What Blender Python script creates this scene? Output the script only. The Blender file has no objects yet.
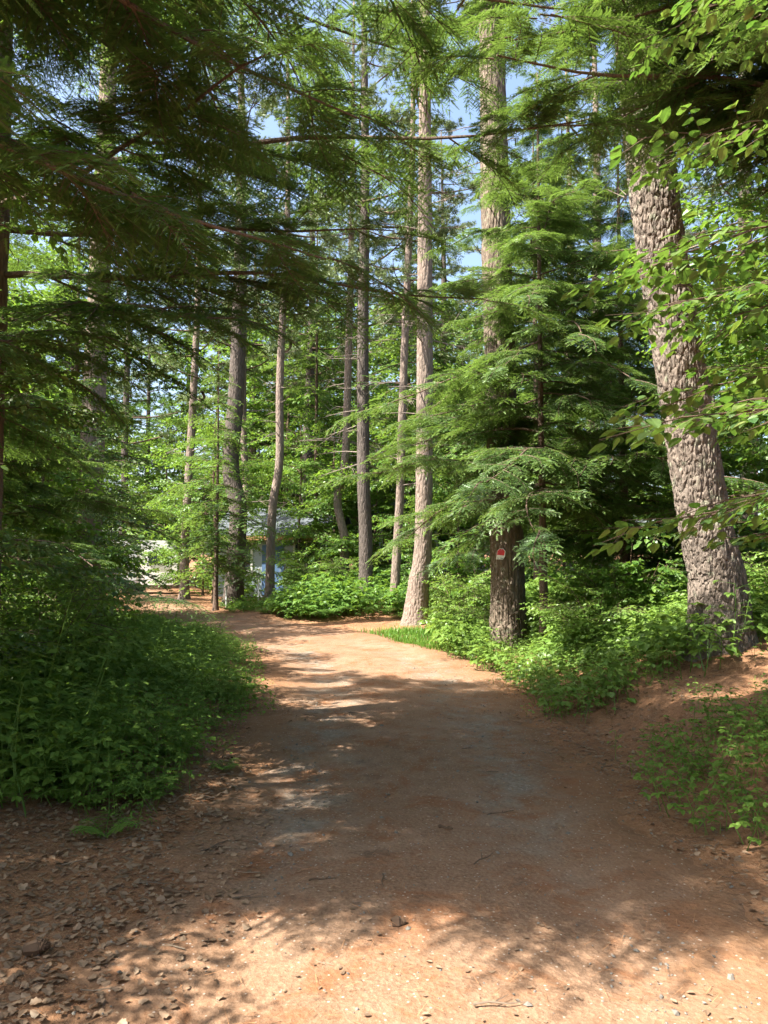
# A dirt lane curving through a pine and hemlock wood, early summer.  Units are metres, camera looks along +Y.
import bpy, math, random
import numpy as np
from mathutils import Vector, Matrix, noise as mnoise

R = math.radians
rng = np.random.default_rng(7)
random.seed(7)
import zlib
def reseed(key):
    global rng
    rng = np.random.default_rng(zlib.crc32(str(key).encode()))
scene = bpy.context.scene
COL = scene.collection
UP = np.array([0., 0., 1.])

# ------------------------------------------------------------------ numeric noise
_perm = np.random.default_rng(3).random((256, 256))
def vnoise(x, y):
    x = np.asarray(x, float); y = np.asarray(y, float)
    xi = np.floor(x).astype(int); yi = np.floor(y).astype(int)
    fx = x - xi; fy = y - yi
    fx = fx * fx * (3 - 2 * fx); fy = fy * fy * (3 - 2 * fy)
    a = _perm[xi & 255, yi & 255]; b = _perm[(xi + 1) & 255, yi & 255]
    c = _perm[xi & 255, (yi + 1) & 255]; d = _perm[(xi + 1) & 255, (yi + 1) & 255]
    return (a * (1 - fx) + b * fx) * (1 - fy) + (c * (1 - fx) + d * fx) * fy
def fbm(x, y, oct=4):
    s = 0; a = .5
    for i in range(oct):
        c, q = math.cos(1.1 * i + .5), math.sin(1.1 * i + .5)
        s = s + a * (vnoise((x * c - y * q) * 2.07 ** i + 17 * i, (x * q + y * c) * 2.07 ** i + 5 * i) - .5); a *= .5
    return s
def sstep(a, b, x):
    t = np.clip((np.asarray(x, float) - a) / (b - a), 0, 1)
    return t * t * (3 - 2 * t)

# ------------------------------------------------------------------ the lay of the land
_ry = np.array([-40, 0, 4, 8, 10.5, 13, 16.5, 19, 22, 27, 34, 45, 70.])
_rx = np.array([-1.0, .15, .17, .17, .05, -.45, -2.0, -3.7, -5.6, -7.6, -10., -14., -22.])
_yy = np.linspace(-40, 70, 500)
_xx = np.interp(_yy, _ry, _rx)
_k = np.hanning(25); _k /= _k.sum()
_xs = np.convolve(np.pad(_xx, 12, mode='edge'), _k, mode='valid')
def road_x(y): return np.interp(y, _yy, _xs)
def ground_z(x, y):
    x = np.asarray(x, float); y = np.asarray(y, float)
    d = x - road_x(y)
    near = 1 - sstep(9.5, 13.8, y)
    rise = np.clip(d - 1.55, 0, None)
    right = (.30 * near + .03) * rise * sstep(0, .9, rise)
    right = 1.9 * (1 - np.exp(-right / 1.9))
    lrise = np.clip(-d - 1.5, 0, None)
    left = .11 * lrise * sstep(0, .8, lrise); left = .8 * (1 - np.exp(-left / .8))
    mound = .38 * np.exp(-(((x + 1.3) / 2.3) ** 4 + ((y - 23.6) / 3.2) ** 4))
    berm = .03 * np.exp(-((np.abs(d) - 1.55) / .25) ** 2)
    off = sstep(1.3, 2.4, np.abs(d))
    z = right + left + mound + berm + off * (.10 * fbm(x * .9, y * .9) + .05 * fbm(x * 3.1, y * 3.1))
    z = z + (1 - off) * (.035 * fbm(x * .8 + 9, y * .5) + .016 * fbm(x * 3 + 3, y * 3)) - .02 * (np.exp(-((np.abs(d) - .78) / .28) ** 2))
    z = z + .13 * np.exp(-((x - 3.68) ** 2 + (y - 8.5) ** 2) / .45) + .08 * np.exp(-((x - 2.13) ** 2 + (y - 13.3) ** 2) / .35) + .06 * np.exp(-((x - .73) ** 2 + (y - 18.1) ** 2) / .4)
    z = z + .5 * sstep(45, 120, y) * 4 + .5 * sstep(40, 120, np.abs(x)) * 3
    return z

# ------------------------------------------------------------------ geometry store
class G:
    """triangles with two per-face values: rnd (leaf to leaf difference) and tip (young growth)"""
    def __init__(s, V=None, F=None, A=None, T=None):
        s.V = np.zeros((0, 3)) if V is None else np.asarray(V, float)
        s.F = np.zeros((0, 3), int) if F is None else np.asarray(F, int)
        n = len(s.F)
        s.A = np.zeros(n) if A is None else A
        s.T = np.zeros(n) if T is None else T
    @staticmethod
    def cat(gs):
        gs = [g for g in gs if len(g.F)]
        if not gs: return G()
        o = np.cumsum([0] + [len(g.V) for g in gs])
        return G(np.concatenate([g.V for g in gs]), np.concatenate([g.F + o[i] for i, g in enumerate(gs)]),
                 np.concatenate([g.A for g in gs]), np.concatenate([g.T for g in gs]))
    def moved(s, M=None, P=(0, 0, 0), S=1., dr=0):
        V = s.V * S
        if M is not None: V = V @ np.asarray(M).T
        return G(V + np.asarray(P), s.F, np.mod(s.A + dr, 1), s.T)

def inst(tm, M, P, S, A=None, T=None):
    """template tm placed n times: M (n,3,3) columns = local axes, P (n,3), S (n,) or (n,3)"""
    n = len(P); S = np.asarray(S, float)
    if S.ndim == 1: S = S[:, None]
    V = np.einsum('nij,nvj->nvi', M, tm.V[None] * S[:, None, :]) + P[:, None, :]
    F = (tm.F[None] + (np.arange(n) * len(tm.V))[:, None, None]).reshape(-1, 3)
    A = rng.random(n) if A is None else A
    A = np.mod(A[:, None] + tm.A[None], 1).reshape(-1)
    T = (np.clip((np.zeros(n) if T is None else T)[:, None] + tm.T[None], 0, 1)).reshape(-1)
    return G(V.reshape(-1, 3), F, A, T)
def nrm(v): return v / np.maximum(np.linalg.norm(v, axis=-1, keepdims=True), 1e-9)
def frames(d, up):
    d = nrm(d); s = nrm(np.cross(up, d)); u = np.cross(d, s)
    return np.stack([d, s, u], axis=-1)
def rotz(a):
    c, s = math.cos(a), math.sin(a); return np.array([[c, -s, 0], [s, c, 0], [0, 0, 1.]])

def tube(pts, rad, seg=6, cap=True):
    pts = np.asarray(pts, float); rad = np.broadcast_to(np.asarray(rad, float), (len(pts),))
    t = nrm(np.gradient(pts, axis=0))
    ref = np.array([0, 0, 1.]) if abs(t[0, 2]) < .8 else np.array([1., 0, 0])
    a = nrm(np.cross(t, ref)); b = np.cross(t, a)
    th = np.arange(seg) * 2 * math.pi / seg
    ring = np.cos(th)[None, :, None] * a[:, None] + np.sin(th)[None, :, None] * b[:, None]
    V = (pts[:, None] + ring * rad[:, None, None]).reshape(-1, 3)
    i = np.arange(len(pts) - 1)[:, None] * seg; j = np.arange(seg)[None]; k = (j + 1) % seg
    q = np.stack([i + j, i + k, i + seg + k, i + seg + j], -1).reshape(-1, 4)
    F = np.concatenate([q[:, [0, 1, 2]], q[:, [0, 2, 3]]])
    if cap:
        V = np.concatenate([V, pts[-1:]]); e = (len(pts) - 1) * seg
        F = np.concatenate([F, np.stack([e + np.arange(seg), e + (np.arange(seg) + 1) % seg, np.full(seg, len(V) - 1)], -1)])
    return G(V, F)
def spline(pts, n):
    pts = np.asarray(pts, float); m = len(pts)
    t = np.linspace(0, m - 1, n); out = []
    for d in range(pts.shape[1]):
        p = pts[:, d]; i = np.clip(t.astype(int), 0, m - 2); f = t - i
        p0 = p[np.maximum(i - 1, 0)]; p1 = p[i]; p2 = p[i + 1]; p3 = p[np.minimum(i + 2, m - 1)]
        out.append(.5 * (2 * p1 + (p2 - p0) * f + (2 * p0 - 5 * p1 + 4 * p2 - p3) * f ** 2 + (3 * p1 - p0 - 3 * p2 + p3) * f ** 3))
    return np.stack(out, -1)
def box(x0, y0, z0, x1, y1, z1):
    V = [(x, y, z) for z in (z0, z1) for y in (y0, y1) for x in (x0, x1)]
    q = [(0, 2, 3, 1), (4, 5, 7, 6), (0, 1, 5, 4), (2, 6, 7, 3), (0, 4, 6, 2), (1, 3, 7, 5)]
    F = [t for a, b, c, d in q for t in ((a, b, c), (a, c, d))]
    return G(V, F)

# ------------------------------------------------------------------ objects
def mesh_of(name, g, mat, smooth=False, attrs=True):
    me = bpy.data.meshes.new(name)
    nv, nf = len(g.V), len(g.F)
    me.vertices.add(nv); me.vertices.foreach_set('co', g.V.astype(np.float32).ravel())
    me.loops.add(nf * 3); me.loops.foreach_set('vertex_index', g.F.astype(np.int32).ravel())
    me.polygons.add(nf); me.polygons.foreach_set('loop_start', np.arange(0, nf * 3, 3, dtype=np.int32))
    if attrs:
        a = me.attributes.new('rnd', 'FLOAT', 'FACE'); a.data.foreach_set('value', g.A.astype(np.float32))
        a = me.attributes.new('tip', 'FLOAT', 'FACE'); a.data.foreach_set('value', g.T.astype(np.float32))
    me.polygons.foreach_set('use_smooth', np.full(nf, smooth))
    me.materials.append(mat)
    me.update(calc_edges=True); me.validate()
    return me
def link(name, me, parent=None, loc=(0, 0, 0)):
    o = bpy.data.objects.new(name, me); COL.objects.link(o); o.location = loc
    if parent: o.parent = parent
    return o
def obj(name, g, mat, parent=None, smooth=False, loc=(0, 0, 0)):
    return link(name, mesh_of(name, g, mat, smooth), parent, loc)
def tag(o, label, cat, group=None):
    o['label'] = label; o['category'] = cat
    if group: o['group'] = group
    return o
def thing(name, label, cat, loc, group=None, rz=0., sc=1.):
    o = bpy.data.objects.new(name, None); COL.objects.link(o); o.empty_display_size = .2
    o.location = loc; o.rotation_euler = (0, 0, rz); o.scale = (sc, sc, sc)
    return tag(o, label, cat, group)
def at(x, y, dz=-.04): return (x, y, float(ground_z(x, y)) + dz)

# ------------------------------------------------------------------ materials
def newmat(name):
    m = bpy.data.materials.new(name); m.use_nodes = True
    nt = m.node_tree; nt.nodes.clear()
    out = nt.nodes.new('ShaderNodeOutputMaterial')
    return m, nt, out
def N(nt, typ, **kw):
    n = nt.nodes.new(typ)
    for k, v in kw.items():
        if k.startswith('i_'): n.inputs[k[2:].replace('_', ' ')].default_value = v
        else: setattr(n, k, v)
    return n
def mixcol(nt, fac, a, b):
    n = nt.nodes.new('ShaderNodeMix'); n.data_type = 'RGBA'
    for sock, v in ((n.inputs[0], fac), (n.inputs[6], a), (n.inputs[7], b)):
        if hasattr(v, 'links'): nt.links.new(v, sock)
        else: sock.default_value = v if not isinstance(v, tuple) else (*v, 1)[:4]
    return n.outputs[2]
def ramp(nt, src, stops):
    r = nt.nodes.new('ShaderNodeValToRGB'); nt.links.new(src, r.inputs[0])
    e = r.color_ramp.elements
    while len(e) < len(stops): e.new(.5)
    for k, (p, c) in zip(e, stops):
        k.position = p; k.color = (*c, 1) if not isinstance(c, float) else (c, c, c, 1)
    return r.outputs[0]
def leaf_mat(name, dark, light, young, trans, tmix=.42, gloss=.07, rough=.38):
    m, nt, out = newmat(name)
    a = N(nt, 'ShaderNodeAttribute', attribute_name='rnd'); t = N(nt, 'ShaderNodeAttribute', attribute_name='tip')
    oi = N(nt, 'ShaderNodeObjectInfo')
    ad = N(nt, 'ShaderNodeMath', operation='MULTIPLY_ADD'); nt.links.new(oi.outputs['Random'], ad.inputs[0]); ad.inputs[1].default_value = .35
    nt.links.new(a.outputs['Fac'], ad.inputs[2])
    fr = N(nt, 'ShaderNodeMath', operation='MULTIPLY'); nt.links.new(ad.outputs[0], fr.inputs[0]); fr.inputs[1].default_value = .74
    c = mixcol(nt, fr.outputs[0], dark, light)
    c = mixcol(nt, t.outputs['Fac'], c, young)
    tc = mixcol(nt, .5, c, trans)
    d = N(nt, 'ShaderNodeBsdfDiffuse'); nt.links.new(c, d.inputs[0])
    tr = N(nt, 'ShaderNodeBsdfTranslucent'); nt.links.new(tc, tr.inputs[0])
    mx = N(nt, 'ShaderNodeMixShader'); mx.inputs[0].default_value = tmix
    nt.links.new(d.outputs[0], mx.inputs[1]); nt.links.new(tr.outputs[0], mx.inputs[2])
    gl = N(nt, 'ShaderNodeBsdfGlossy'); gl.inputs['Roughness'].default_value = rough; gl.inputs[0].default_value = (.9, 1, .9, 1)
    m2 = N(nt, 'ShaderNodeMixShader'); m2.inputs[0].default_value = gloss
    nt.links.new(mx.outputs[0], m2.inputs[1]); nt.links.new(gl.outputs[0], m2.inputs[2])
    nt.links.new(m2.outputs[0], out.inputs[0])
    return m
def bark_mat(name, c1, c2, c3, sx=9., sz=2.2, bump=.6, dist=.03, lichen=.0):
    m, nt, out = newmat(name)
    tc = N(nt, 'ShaderNodeTexCoord'); mp = N(nt, 'ShaderNodeMapping'); mp.inputs['Scale'].default_value = (sx, sx, sz)
    nt.links.new(tc.outputs['Object'], mp.inputs[0])
    nz = N(nt, 'ShaderNodeTexNoise'); nz.inputs['Scale'].default_value = 2.2; nz.inputs['Detail'].default_value = 6
    nt.links.new(mp.outputs[0], nz.inputs['Vector'])
    wv = N(nt, 'ShaderNodeVectorMath', operation='MULTIPLY_ADD'); nt.links.new(nz.outputs['Color'], wv.inputs[0])
    wv.inputs[1].default_value = (.5, .5, .5); nt.links.new(mp.outputs[0], wv.inputs[2])
    vo = N(nt, 'ShaderNodeTexVoronoi', feature='DISTANCE_TO_EDGE'); nt.links.new(wv.outputs[0], vo.inputs['Vector']); vo.inputs['Scale'].default_value = 1.3
    vc = N(nt, 'ShaderNodeTexVoronoi'); nt.links.new(wv.outputs[0], vc.inputs['Vector']); vc.inputs['Scale'].default_value = 1.3
    big = N(nt, 'ShaderNodeTexNoise'); big.inputs['Scale'].default_value = 1.7; big.inputs['Detail'].default_value = 5
    nt.links.new(tc.outputs['Object'], big.inputs['Vector'])
    c = mixcol(nt, ramp(nt, nz.outputs['Fac'], [(.32, 0.), (.68, 1.)]), c1, c2)
    c = mixcol(nt, ramp(nt, big.outputs['Fac'], [(.42, 0.), (.7, .75)]), c, c3)
    c = mixcol(nt, ramp(nt, vc.outputs['Color'], [(.0, 0.), (1., .35)]), c, c3)
    if lichen:
        ln = N(nt, 'ShaderNodeTexNoise'); ln.inputs['Scale'].default_value = 9; ln.inputs['Detail'].default_value = 7
        nt.links.new(tc.outputs['Object'], ln.inputs['Vector'])
        c = mixcol(nt, ramp(nt, ln.outputs['Fac'], [(.56, 0.), (.68, lichen)]), c, (.25, .29, .2))
    h = N(nt, 'ShaderNodeMath', operation='MULTIPLY_ADD')
    nt.links.new(ramp(nt, vo.outputs['Distance'], [(0., 0.), (.22, 1.)]), h.inputs[0]); h.inputs[1].default_value = .8
    nt.links.new(nz.outputs['Fac'], h.inputs[2])
    b = N(nt, 'ShaderNodeBump'); b.inputs['Strength'].default_value = bump; b.inputs['Distance'].default_value = dist
    nt.links.new(h.outputs[0], b.inputs['Height'])
    p = N(nt, 'ShaderNodeBsdfPrincipled'); p.inputs['Roughness'].default_value = .9; p.inputs['Specular IOR Level'].default_value = .15
    nt.links.new(c, p.inputs['Base Color']); nt.links.new(b.outputs[0], p.inputs['Normal']); nt.links.new(p.outputs[0], out.inputs[0])
    return m
def plain(name, col, rough=.6, metal=0., var=.12, scale=6., bump=0., spec=.4):
    m, nt, out = newmat(name)
    tc = N(nt, 'ShaderNodeTexCoord'); nz = N(nt, 'ShaderNodeTexNoise'); nz.inputs['Scale'].default_value = scale; nz.inputs['Detail'].default_value = 6
    nt.links.new(tc.outputs['Object'], nz.inputs['Vector'])
    lo = tuple(x * (1 - 2 * var) for x in col); hi = tuple(min(1, x * (1 + 2 * var)) for x in col)
    c = mixcol(nt, nz.outputs['Fac'], lo, hi)
    p = N(nt, 'ShaderNodeBsdfPrincipled'); p.inputs['Roughness'].default_value = rough; p.inputs['Metallic'].default_value = metal
    p.inputs['Specular IOR Level'].default_value = spec
    nt.links.new(c, p.inputs['Base Color'])
    if bump:
        b = N(nt, 'ShaderNodeBump'); b.inputs['Strength'].default_value = bump; b.inputs['Distance'].default_value = .01
        nt.links.new(nz.outputs['Fac'], b.inputs['Height']); nt.links.new(b.outputs[0], p.inputs['Normal'])
    nt.links.new(p.outputs[0], out.inputs[0])
    return m

HEM = leaf_mat('hemlock_needles', (.034, .078, .025), (.075, .145, .042), (.17, .27, .07), (.22, .34, .035), .44, .03, .42)
PINE = leaf_mat('pine_needles', (.07, .115, .045), (.125, .18, .07), (.2, .25, .09), (.22, .28, .06), .32, .05, .45)
MAPLE = leaf_mat('maple_leaves', (.05, .13, .026), (.115, .22, .045), (.19, .30, .06), (.28, .44, .03), .46, .022)
BEECH = leaf_mat('beech_leaves', (.030, .085, .024), (.10, .175, .04), (.24, .25, .06), (.17, .34, .025), .42, .045, .45)
HERB = leaf_mat('herb_leaves', (.075, .165, .03), (.15, .25, .045), (.18, .27, .045), (.22, .36, .02), .40, .015, .5)
WEED = leaf_mat('weed_leaves', (.08, .17, .03), (.15, .25, .05), (.24, .33, .075), (.28, .42, .04), .42, .025)
GRASS = leaf_mat('grass_blades', (.06, .16, .02), (.12, .24, .035), (.19, .28, .06), (.2, .3, .04), .35, .012)
LITTER = leaf_mat('dry_leaves', (.11, .068, .042), (.30, .205, .135), (.24, .12, .06), (.3, .16, .07), .15, .03, .6)
NEEDLE_LIT = leaf_mat('fallen_needles', (.22, .10, .05), (.38, .2, .1), (.3, .15, .07), (.3, .14, .06), .1, .02, .6)
BARK_P = bark_mat('pine_bark', (.095, .076, .062), (.235, .19, .157), (.16, .135, .115), 9., 3.2, 1., .03, lichen=.4)
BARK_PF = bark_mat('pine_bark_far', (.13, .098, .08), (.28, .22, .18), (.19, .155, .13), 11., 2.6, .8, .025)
BARK_D = bark_mat('dark_and_shaded_bark', (.06, .05, .043), (.125, .105, .09), (.09, .075, .068), 11., 2.6, .8, .025)  # dark pine bark; on the straight pine its darkness stands for shade
BARK_S = bark_mat('shaggy_bark', (.09, .067, .05), (.25, .20, .155), (.16, .13, .1), 11., 1.2, 1., .03, lichen=.35)
BARK_H = bark_mat('hemlock_bark', (.075, .052, .04), (.17, .12, .09), (.12, .09, .07), 14., 4., .7, .015)
TWIG = plain('twig_bark', (.10, .07, .05), .85, var=.2, scale=12, spec=.15)
DEADW = plain('dead_twig', (.20, .165, .14), .9, var=.2, scale=9, spec=.1)

def ground_mat(kind):
    m, nt, out = newmat(kind)
    geo = N(nt, 'ShaderNodeNewGeometry')
    def noise(sc, det=6, rough=.6, dist=0.):
        n = N(nt, 'ShaderNodeTexNoise'); n.inputs['Scale'].default_value = sc; n.inputs['Detail'].default_value = det
        n.inputs['Roughness'].default_value = rough; n.inputs['Distortion'].default_value = dist
        nt.links.new(geo.outputs['Position'], n.inputs['Vector']); return n.outputs['Fac']
    def vor(sc, feature='F1', sock='Distance'):
        v = N(nt, 'ShaderNodeTexVoronoi', feature=feature); v.inputs['Scale'].default_value = sc
        nt.links.new(geo.outputs['Position'], v.inputs['Vector']); return v.outputs[sock]
    if kind == 'dirt':
        c = mixcol(nt, ramp(nt, noise(1.1), [(.35, 0.), (.65, 1.)]), (.17, .10, .061), (.245, .16, .107))
        c = mixcol(nt, ramp(nt, noise(7, 8, .7), [(.35, 0.), (.7, .8)]), c, (.135, .078, .046))
        c = mixcol(nt, ramp(nt, noise(60, 5, .7), [(.45, 0.), (.72, .7)]), c, (.31, .205, .135))
        at_ = N(nt, 'ShaderNodeAttribute', attribute_name='tip')       # worn wheel tracks where grey gravel shows
        gm = N(nt, 'ShaderNodeMath', operation='MULTIPLY'); nt.links.new(at_.outputs['Fac'], gm.inputs[0])
        nt.links.new(ramp(nt, noise(2.6, 7, .65), [(.46, 0.), (.62, .8)]), gm.inputs[1])
        c = mixcol(nt, ramp(nt, noise(2.3, 9, .72, .6), [(.5, 0.), (.62, .75)]), c, (.185, .08, .036))      # drifts of rusty needles
        c = mixcol(nt, ramp(nt, noise(3.7, 9, .75, .3), [(.56, 0.), (.68, .8)]), c, (.095, .062, .042))     # damp dark earth
        ea = N(nt, 'ShaderNodeAttribute', attribute_name='rnd')        # towards the edges the dirt turns into needle soil
        em = N(nt, 'ShaderNodeMath', operation='MULTIPLY'); nt.links.new(ea.outputs['Fac'], em.inputs[0])
        nt.links.new(ramp(nt, noise(14, 7, .7), [(.3, .55), (.6, 1.)]), em.inputs[1])
        c = mixcol(nt, em.outputs[0], c, mixcol(nt, noise(20, 7, .75), (.11, .06, .033), (.23, .13, .072)))
        grav = mixcol(nt, vor(45, 'F1', 'Color'), (.125, .105, .083), (.26, .222, .18))
        c = mixcol(nt, gm.outputs[0], c, grav)
        c = mixcol(nt, ramp(nt, vor(26), [(.10, 1.), (.16, 0.)]), c, (.34, .28, .23))
        hs = [(noise(9, 8, .7), .5), (vor(38), .35), (noise(90, 4, .7), .3)]; bd = .02
    else:
        c = mixcol(nt, ramp(nt, noise(.9), [(.35, 0.), (.65, 1.)]), (.19, .088, .042), (.27, .145, .078))
        c = mixcol(nt, ramp(nt, noise(5, 8, .7), [(.4, 0.), (.7, .85)]), c, (.115, .062, .036))
        c = mixcol(nt, ramp(nt, noise(42, 6, .75), [(.45, 0.), (.7, .75)]), c, (.32, .2, .12))
        c = mixcol(nt, ramp(nt, noise(22, 6, .75, .4), [(.55, 0.), (.7, .7)]), c, (.12, .075, .048))
        hs = [(noise(6, 8, .75), .8), (noise(45, 6, .75), .5)]; bd = .04
    h = None
    for s, w in hs:
        n = N(nt, 'ShaderNodeMath', operation='MULTIPLY_ADD'); nt.links.new(s, n.inputs[0]); n.inputs[1].default_value = w
        if h is not None: nt.links.new(h, n.inputs[2])
        else: n.inputs[2].default_value = 0
        h = n.outputs[0]
    b = N(nt, 'ShaderNodeBump'); b.inputs['Strength'].default_value = .8; b.inputs['Distance'].default_value = bd
    nt.links.new(h, b.inputs['Height'])
    p = N(nt, 'ShaderNodeBsdfPrincipled'); p.inputs['Roughness'].default_value = .95; p.inputs['Specular IOR Level'].default_value = .1
    nt.links.new(c, p.inputs['Base Color']); nt.links.new(b.outputs[0], p.inputs['Normal']); nt.links.new(p.outputs[0], out.inputs[0])
    return m
SOIL = ground_mat('needle_soil'); DIRT = ground_mat('dirt')

# ------------------------------------------------------------------ ground and lane
def grid(xs, ys, zf):
    X, Y = np.meshgrid(xs, ys); Z = zf(X, Y)
    n, m = X.shape
    i = np.arange(n - 1)[:, None] * m + np.arange(m - 1)[None]
    q = np.stack([i, i + 1, i + m + 1, i + m], -1).reshape(-1, 4)
    return G(np.stack([X, Y, Z], -1).reshape(-1, 3), np.concatenate([q[:, [0, 1, 2]], q[:, [0, 2, 3]]]))
xs = np.concatenate([np.linspace(-300, -60, 8)[:-1], np.linspace(-60, -12, 30)[:-1], np.linspace(-12, -6, 40)[:-1], np.linspace(-6, 7, 200)[:-1],
                     np.linspace(7, 14, 40)[:-1], np.linspace(14, 60, 30)[:-1], np.linspace(60, 300, 8)])
ys = np.concatenate([np.linspace(-200, -20, 8)[:-1], np.linspace(-20, 1, 40)[:-1], np.linspace(1, 16, 220)[:-1], np.linspace(16, 40, 120)[:-1],
                     np.linspace(40, 80, 40)[:-1], np.linspace(80, 400, 12)])
o = obj('ground', grid(xs, ys, ground_z), SOIL, smooth=True); o['kind'] = 'structure'
# the lane: its edge dips under the soil in an uneven line
ys = np.concatenate([np.linspace(-30, 1, 60)[:-1], np.linspace(1, 18, 330)[:-1], np.linspace(18, 60, 200)])
us = np.linspace(-1, 1, 101)
hw = np.interp(ys, [-30, 8, 12, 16, 20, 60], [1.75, 1.75, 1.9, 2.1, 1.5, 1.3])
Yg = np.repeat(ys[:, None], 101, 1); Ug = np.repeat(us[None], len(ys), 0)
slope = np.gradient(road_x(ys), ys)
Xg = road_x(ys)[:, None] + Ug * hw[:, None] * np.sqrt(1 + slope[:, None] ** 2)
edge = .030 - .075 * sstep(.62, 1., np.abs(Ug) + .55 * fbm(Xg * 1.6, Yg * 1.6) + .25 * fbm(Xg * 6, Yg * 6))
Zg = ground_z(Xg, Yg) + edge + .010 * fbm(Xg * 7, Yg * 7, 5)
i = np.arange(len(ys) - 1)[:, None] * 101 + np.arange(100)[None]
q = np.stack([i, i + 1, i + 102, i + 101], -1).reshape(-1, 4)
trk = np.exp(-((np.abs(Ug) - .40) / .17) ** 2) * sstep(3.2, 5.5, Yg) * (1 - sstep(13, 16, Yg))
trk = np.clip(trk * (.55 + 1.6 * vnoise(Xg * .8 + 3, Yg * .45)), 0, 1)
tq = trk.reshape(-1)[q].mean(1)
em = sstep(.42, .80, np.abs(Ug) + .45 * fbm(Xg * 1.6 + 4, Yg * 1.6) + .35 * fbm(Xg * 7, Yg * 7)); eq = em.reshape(-1)[q].mean(1)
o = obj('dirt_road', G(np.stack([Xg, Yg, Zg], -1).reshape(-1, 3), np.concatenate([q[:, [0, 1, 2]], q[:, [0, 2, 3]]]), np.tile(eq, 2), np.tile(tq, 2)), DIRT, smooth=True)
o['kind'] = 'structure'
def road_d(x, y): return x - road_x(y)

# ------------------------------------------------------------------ leaf and needle templates
def feather(n, w=.17, sweep=.35):
    """twiglet along +x, length 1: n needles a side, joined at the midrib"""
    V, F = [], []
    for s in (-1, 1):
        for k in range(n):
            a, b = k / n, (k + 1) / n
            ww = w * (1 - .55 * ((a + b) / 2) ** 2) * (.85 + .3 * ((k * 7 + (s > 0) * 3) % 5) / 4)
            i = len(V); V += [(a, 0, 0), (b, 0, 0), ((a + b) / 2 + sweep / n * 1.6 + .03, s * ww, -.02)]
            F.append((i, i + 1, i + 2) if s > 0 else (i + 1, i, i + 2))
    return G(V, F)
def leaf(n=4, w=.3, fold=.1, curl=.12, lobes=0.):
    t = np.linspace(0, 1, n + 1)
    prof = w * np.sin(np.pi * t ** .8) ** .8
    if lobes: prof = prof * (1 + lobes * np.where(np.arange(n + 1) % 2, 1, -1))
    z = -curl * t ** 2
    V = [(t[i], 0, z[i]) for i in range(n + 1)]
    L = {}; Rr = {}
    for i in range(1, n):
        L[i] = len(V); V.append((t[i], prof[i], z[i] + fold * prof[i] / w)); Rr[i] = len(V); V.append((t[i], -prof[i], z[i] + fold * prof[i] / w))
    F = [(0, 1, L[1]), (0, Rr[1], 1)]
    for i in range(1, n - 1):
        F += [(i, i + 1, L[i + 1]), (i, L[i + 1], L[i]), (i, Rr[i + 1], i + 1), (i, Rr[i], Rr[i + 1])]
    F += [(n - 1, n, L[n - 1]), (n - 1, Rr[n - 1], n)]
    return G(V, F)
F8, F4, F2 = feather(11, .15, .3), feather(4, .19), feather(2, .22)
LEAF_N, LEAF_M, LEAF_F = leaf(6, .30, .06), leaf(3, .32, .09), leaf(2, .36, .1)
LOBED = leaf(5, .42, .08, .15, .22)

def rvec(n, s): return rng.normal(0, s, (n, 3))

reseed('sprays')
def hemlock_spray(L, tm, sp2=.09, sp3=.05, droop=.28, wscale=1.):
    """one flat feathery spray along +x; returns foliage, wood"""
    t = np.linspace(0, 1, 9)
    wob = rng.normal(0, .02, 2)
    ax = np.stack([t * L, L * .06 * np.sin(t * 4 + rng.random() * 6) + wob[0] * t, L * (.05 * t - droop * t ** 2.2)], -1)
    wood = [tube(ax, np.linspace(.011, .0025, 9) * L ** .5, 4)]
    n2 = max(6, int(L / sp2))
    P, D, S, T, U = [], [], [], [], []
    for k in range(n2):
        tt = .06 + .94 * (k + rng.random() * .6) / n2
        for s in (-1, 1):
            if rng.random() < .10: continue
            p0 = np.array([np.interp(tt, t, ax[:, i]) for i in range(3)])
            l2 = L * (.42 * (1 - tt) ** .75 * min(1, .45 + tt * 2) + .05) * rng.uniform(.7, 1.15)
            an = R(rng.uniform(42, 62)) * s
            d = np.array([math.cos(an), math.sin(an), rng.normal(-.10, .10) - .25 * tt])
            d /= np.linalg.norm(d)
            n3 = max(2, int(l2 / sp3)); u = (np.arange(n3) + .5) / n3
            q = p0 + np.outer(u * l2, d) + np.outer(-.22 * l2 * u ** 2, UP)
            if l2 > .3: wood.append(tube(np.array([p0, q[n3 // 2], q[-1]]), [.005, .0035, .0015], 3))
            for s3 in (-1, 1):
                l3 = np.clip(.50 * l2 * (1 - u) + .05, .05, .17) * rng.uniform(.75, 1.2, n3)
                a3 = np.arctan2(d[1], d[0]) + s3 * np.radians(rng.uniform(32, 58, n3))
                dz = rng.normal(-.10, .14, n3) - .15 * u
                P.append(q); D.append(np.stack([np.cos(a3), np.sin(a3), dz], -1)); S.append(l3); T.append(np.clip(u * .5 + tt * .35 - .12, 0, 1) * rng.uniform(.3, 1.1, n3))
            P.append(q[-1:]); D.append(d[None] + [[0, 0, -.3]]); S.append(np.array([.12])); T.append(np.array([.7]))
    P, D, S, T = np.concatenate(P), np.concatenate(D), np.concatenate(S), np.concatenate(T)
    M = frames(D, UP + rvec(len(P), .28))
    SS = np.stack([S, np.clip(S, .09, .14) * wscale, S], -1)
    return inst(tm, M, P, SS, T=T), G.cat(wood)

SPR_N = [hemlock_spray(1.5, F8, .085, .05, wscale=.95) for _ in range(3)]
SPR_M = [hemlock_spray(1.5, F4, .10, .062, wscale=1.15) for _ in range(3)]
SPR_F = [hemlock_spray(1.6, F2, .16, .095, wscale=1.8) for _ in range(3)]

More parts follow.
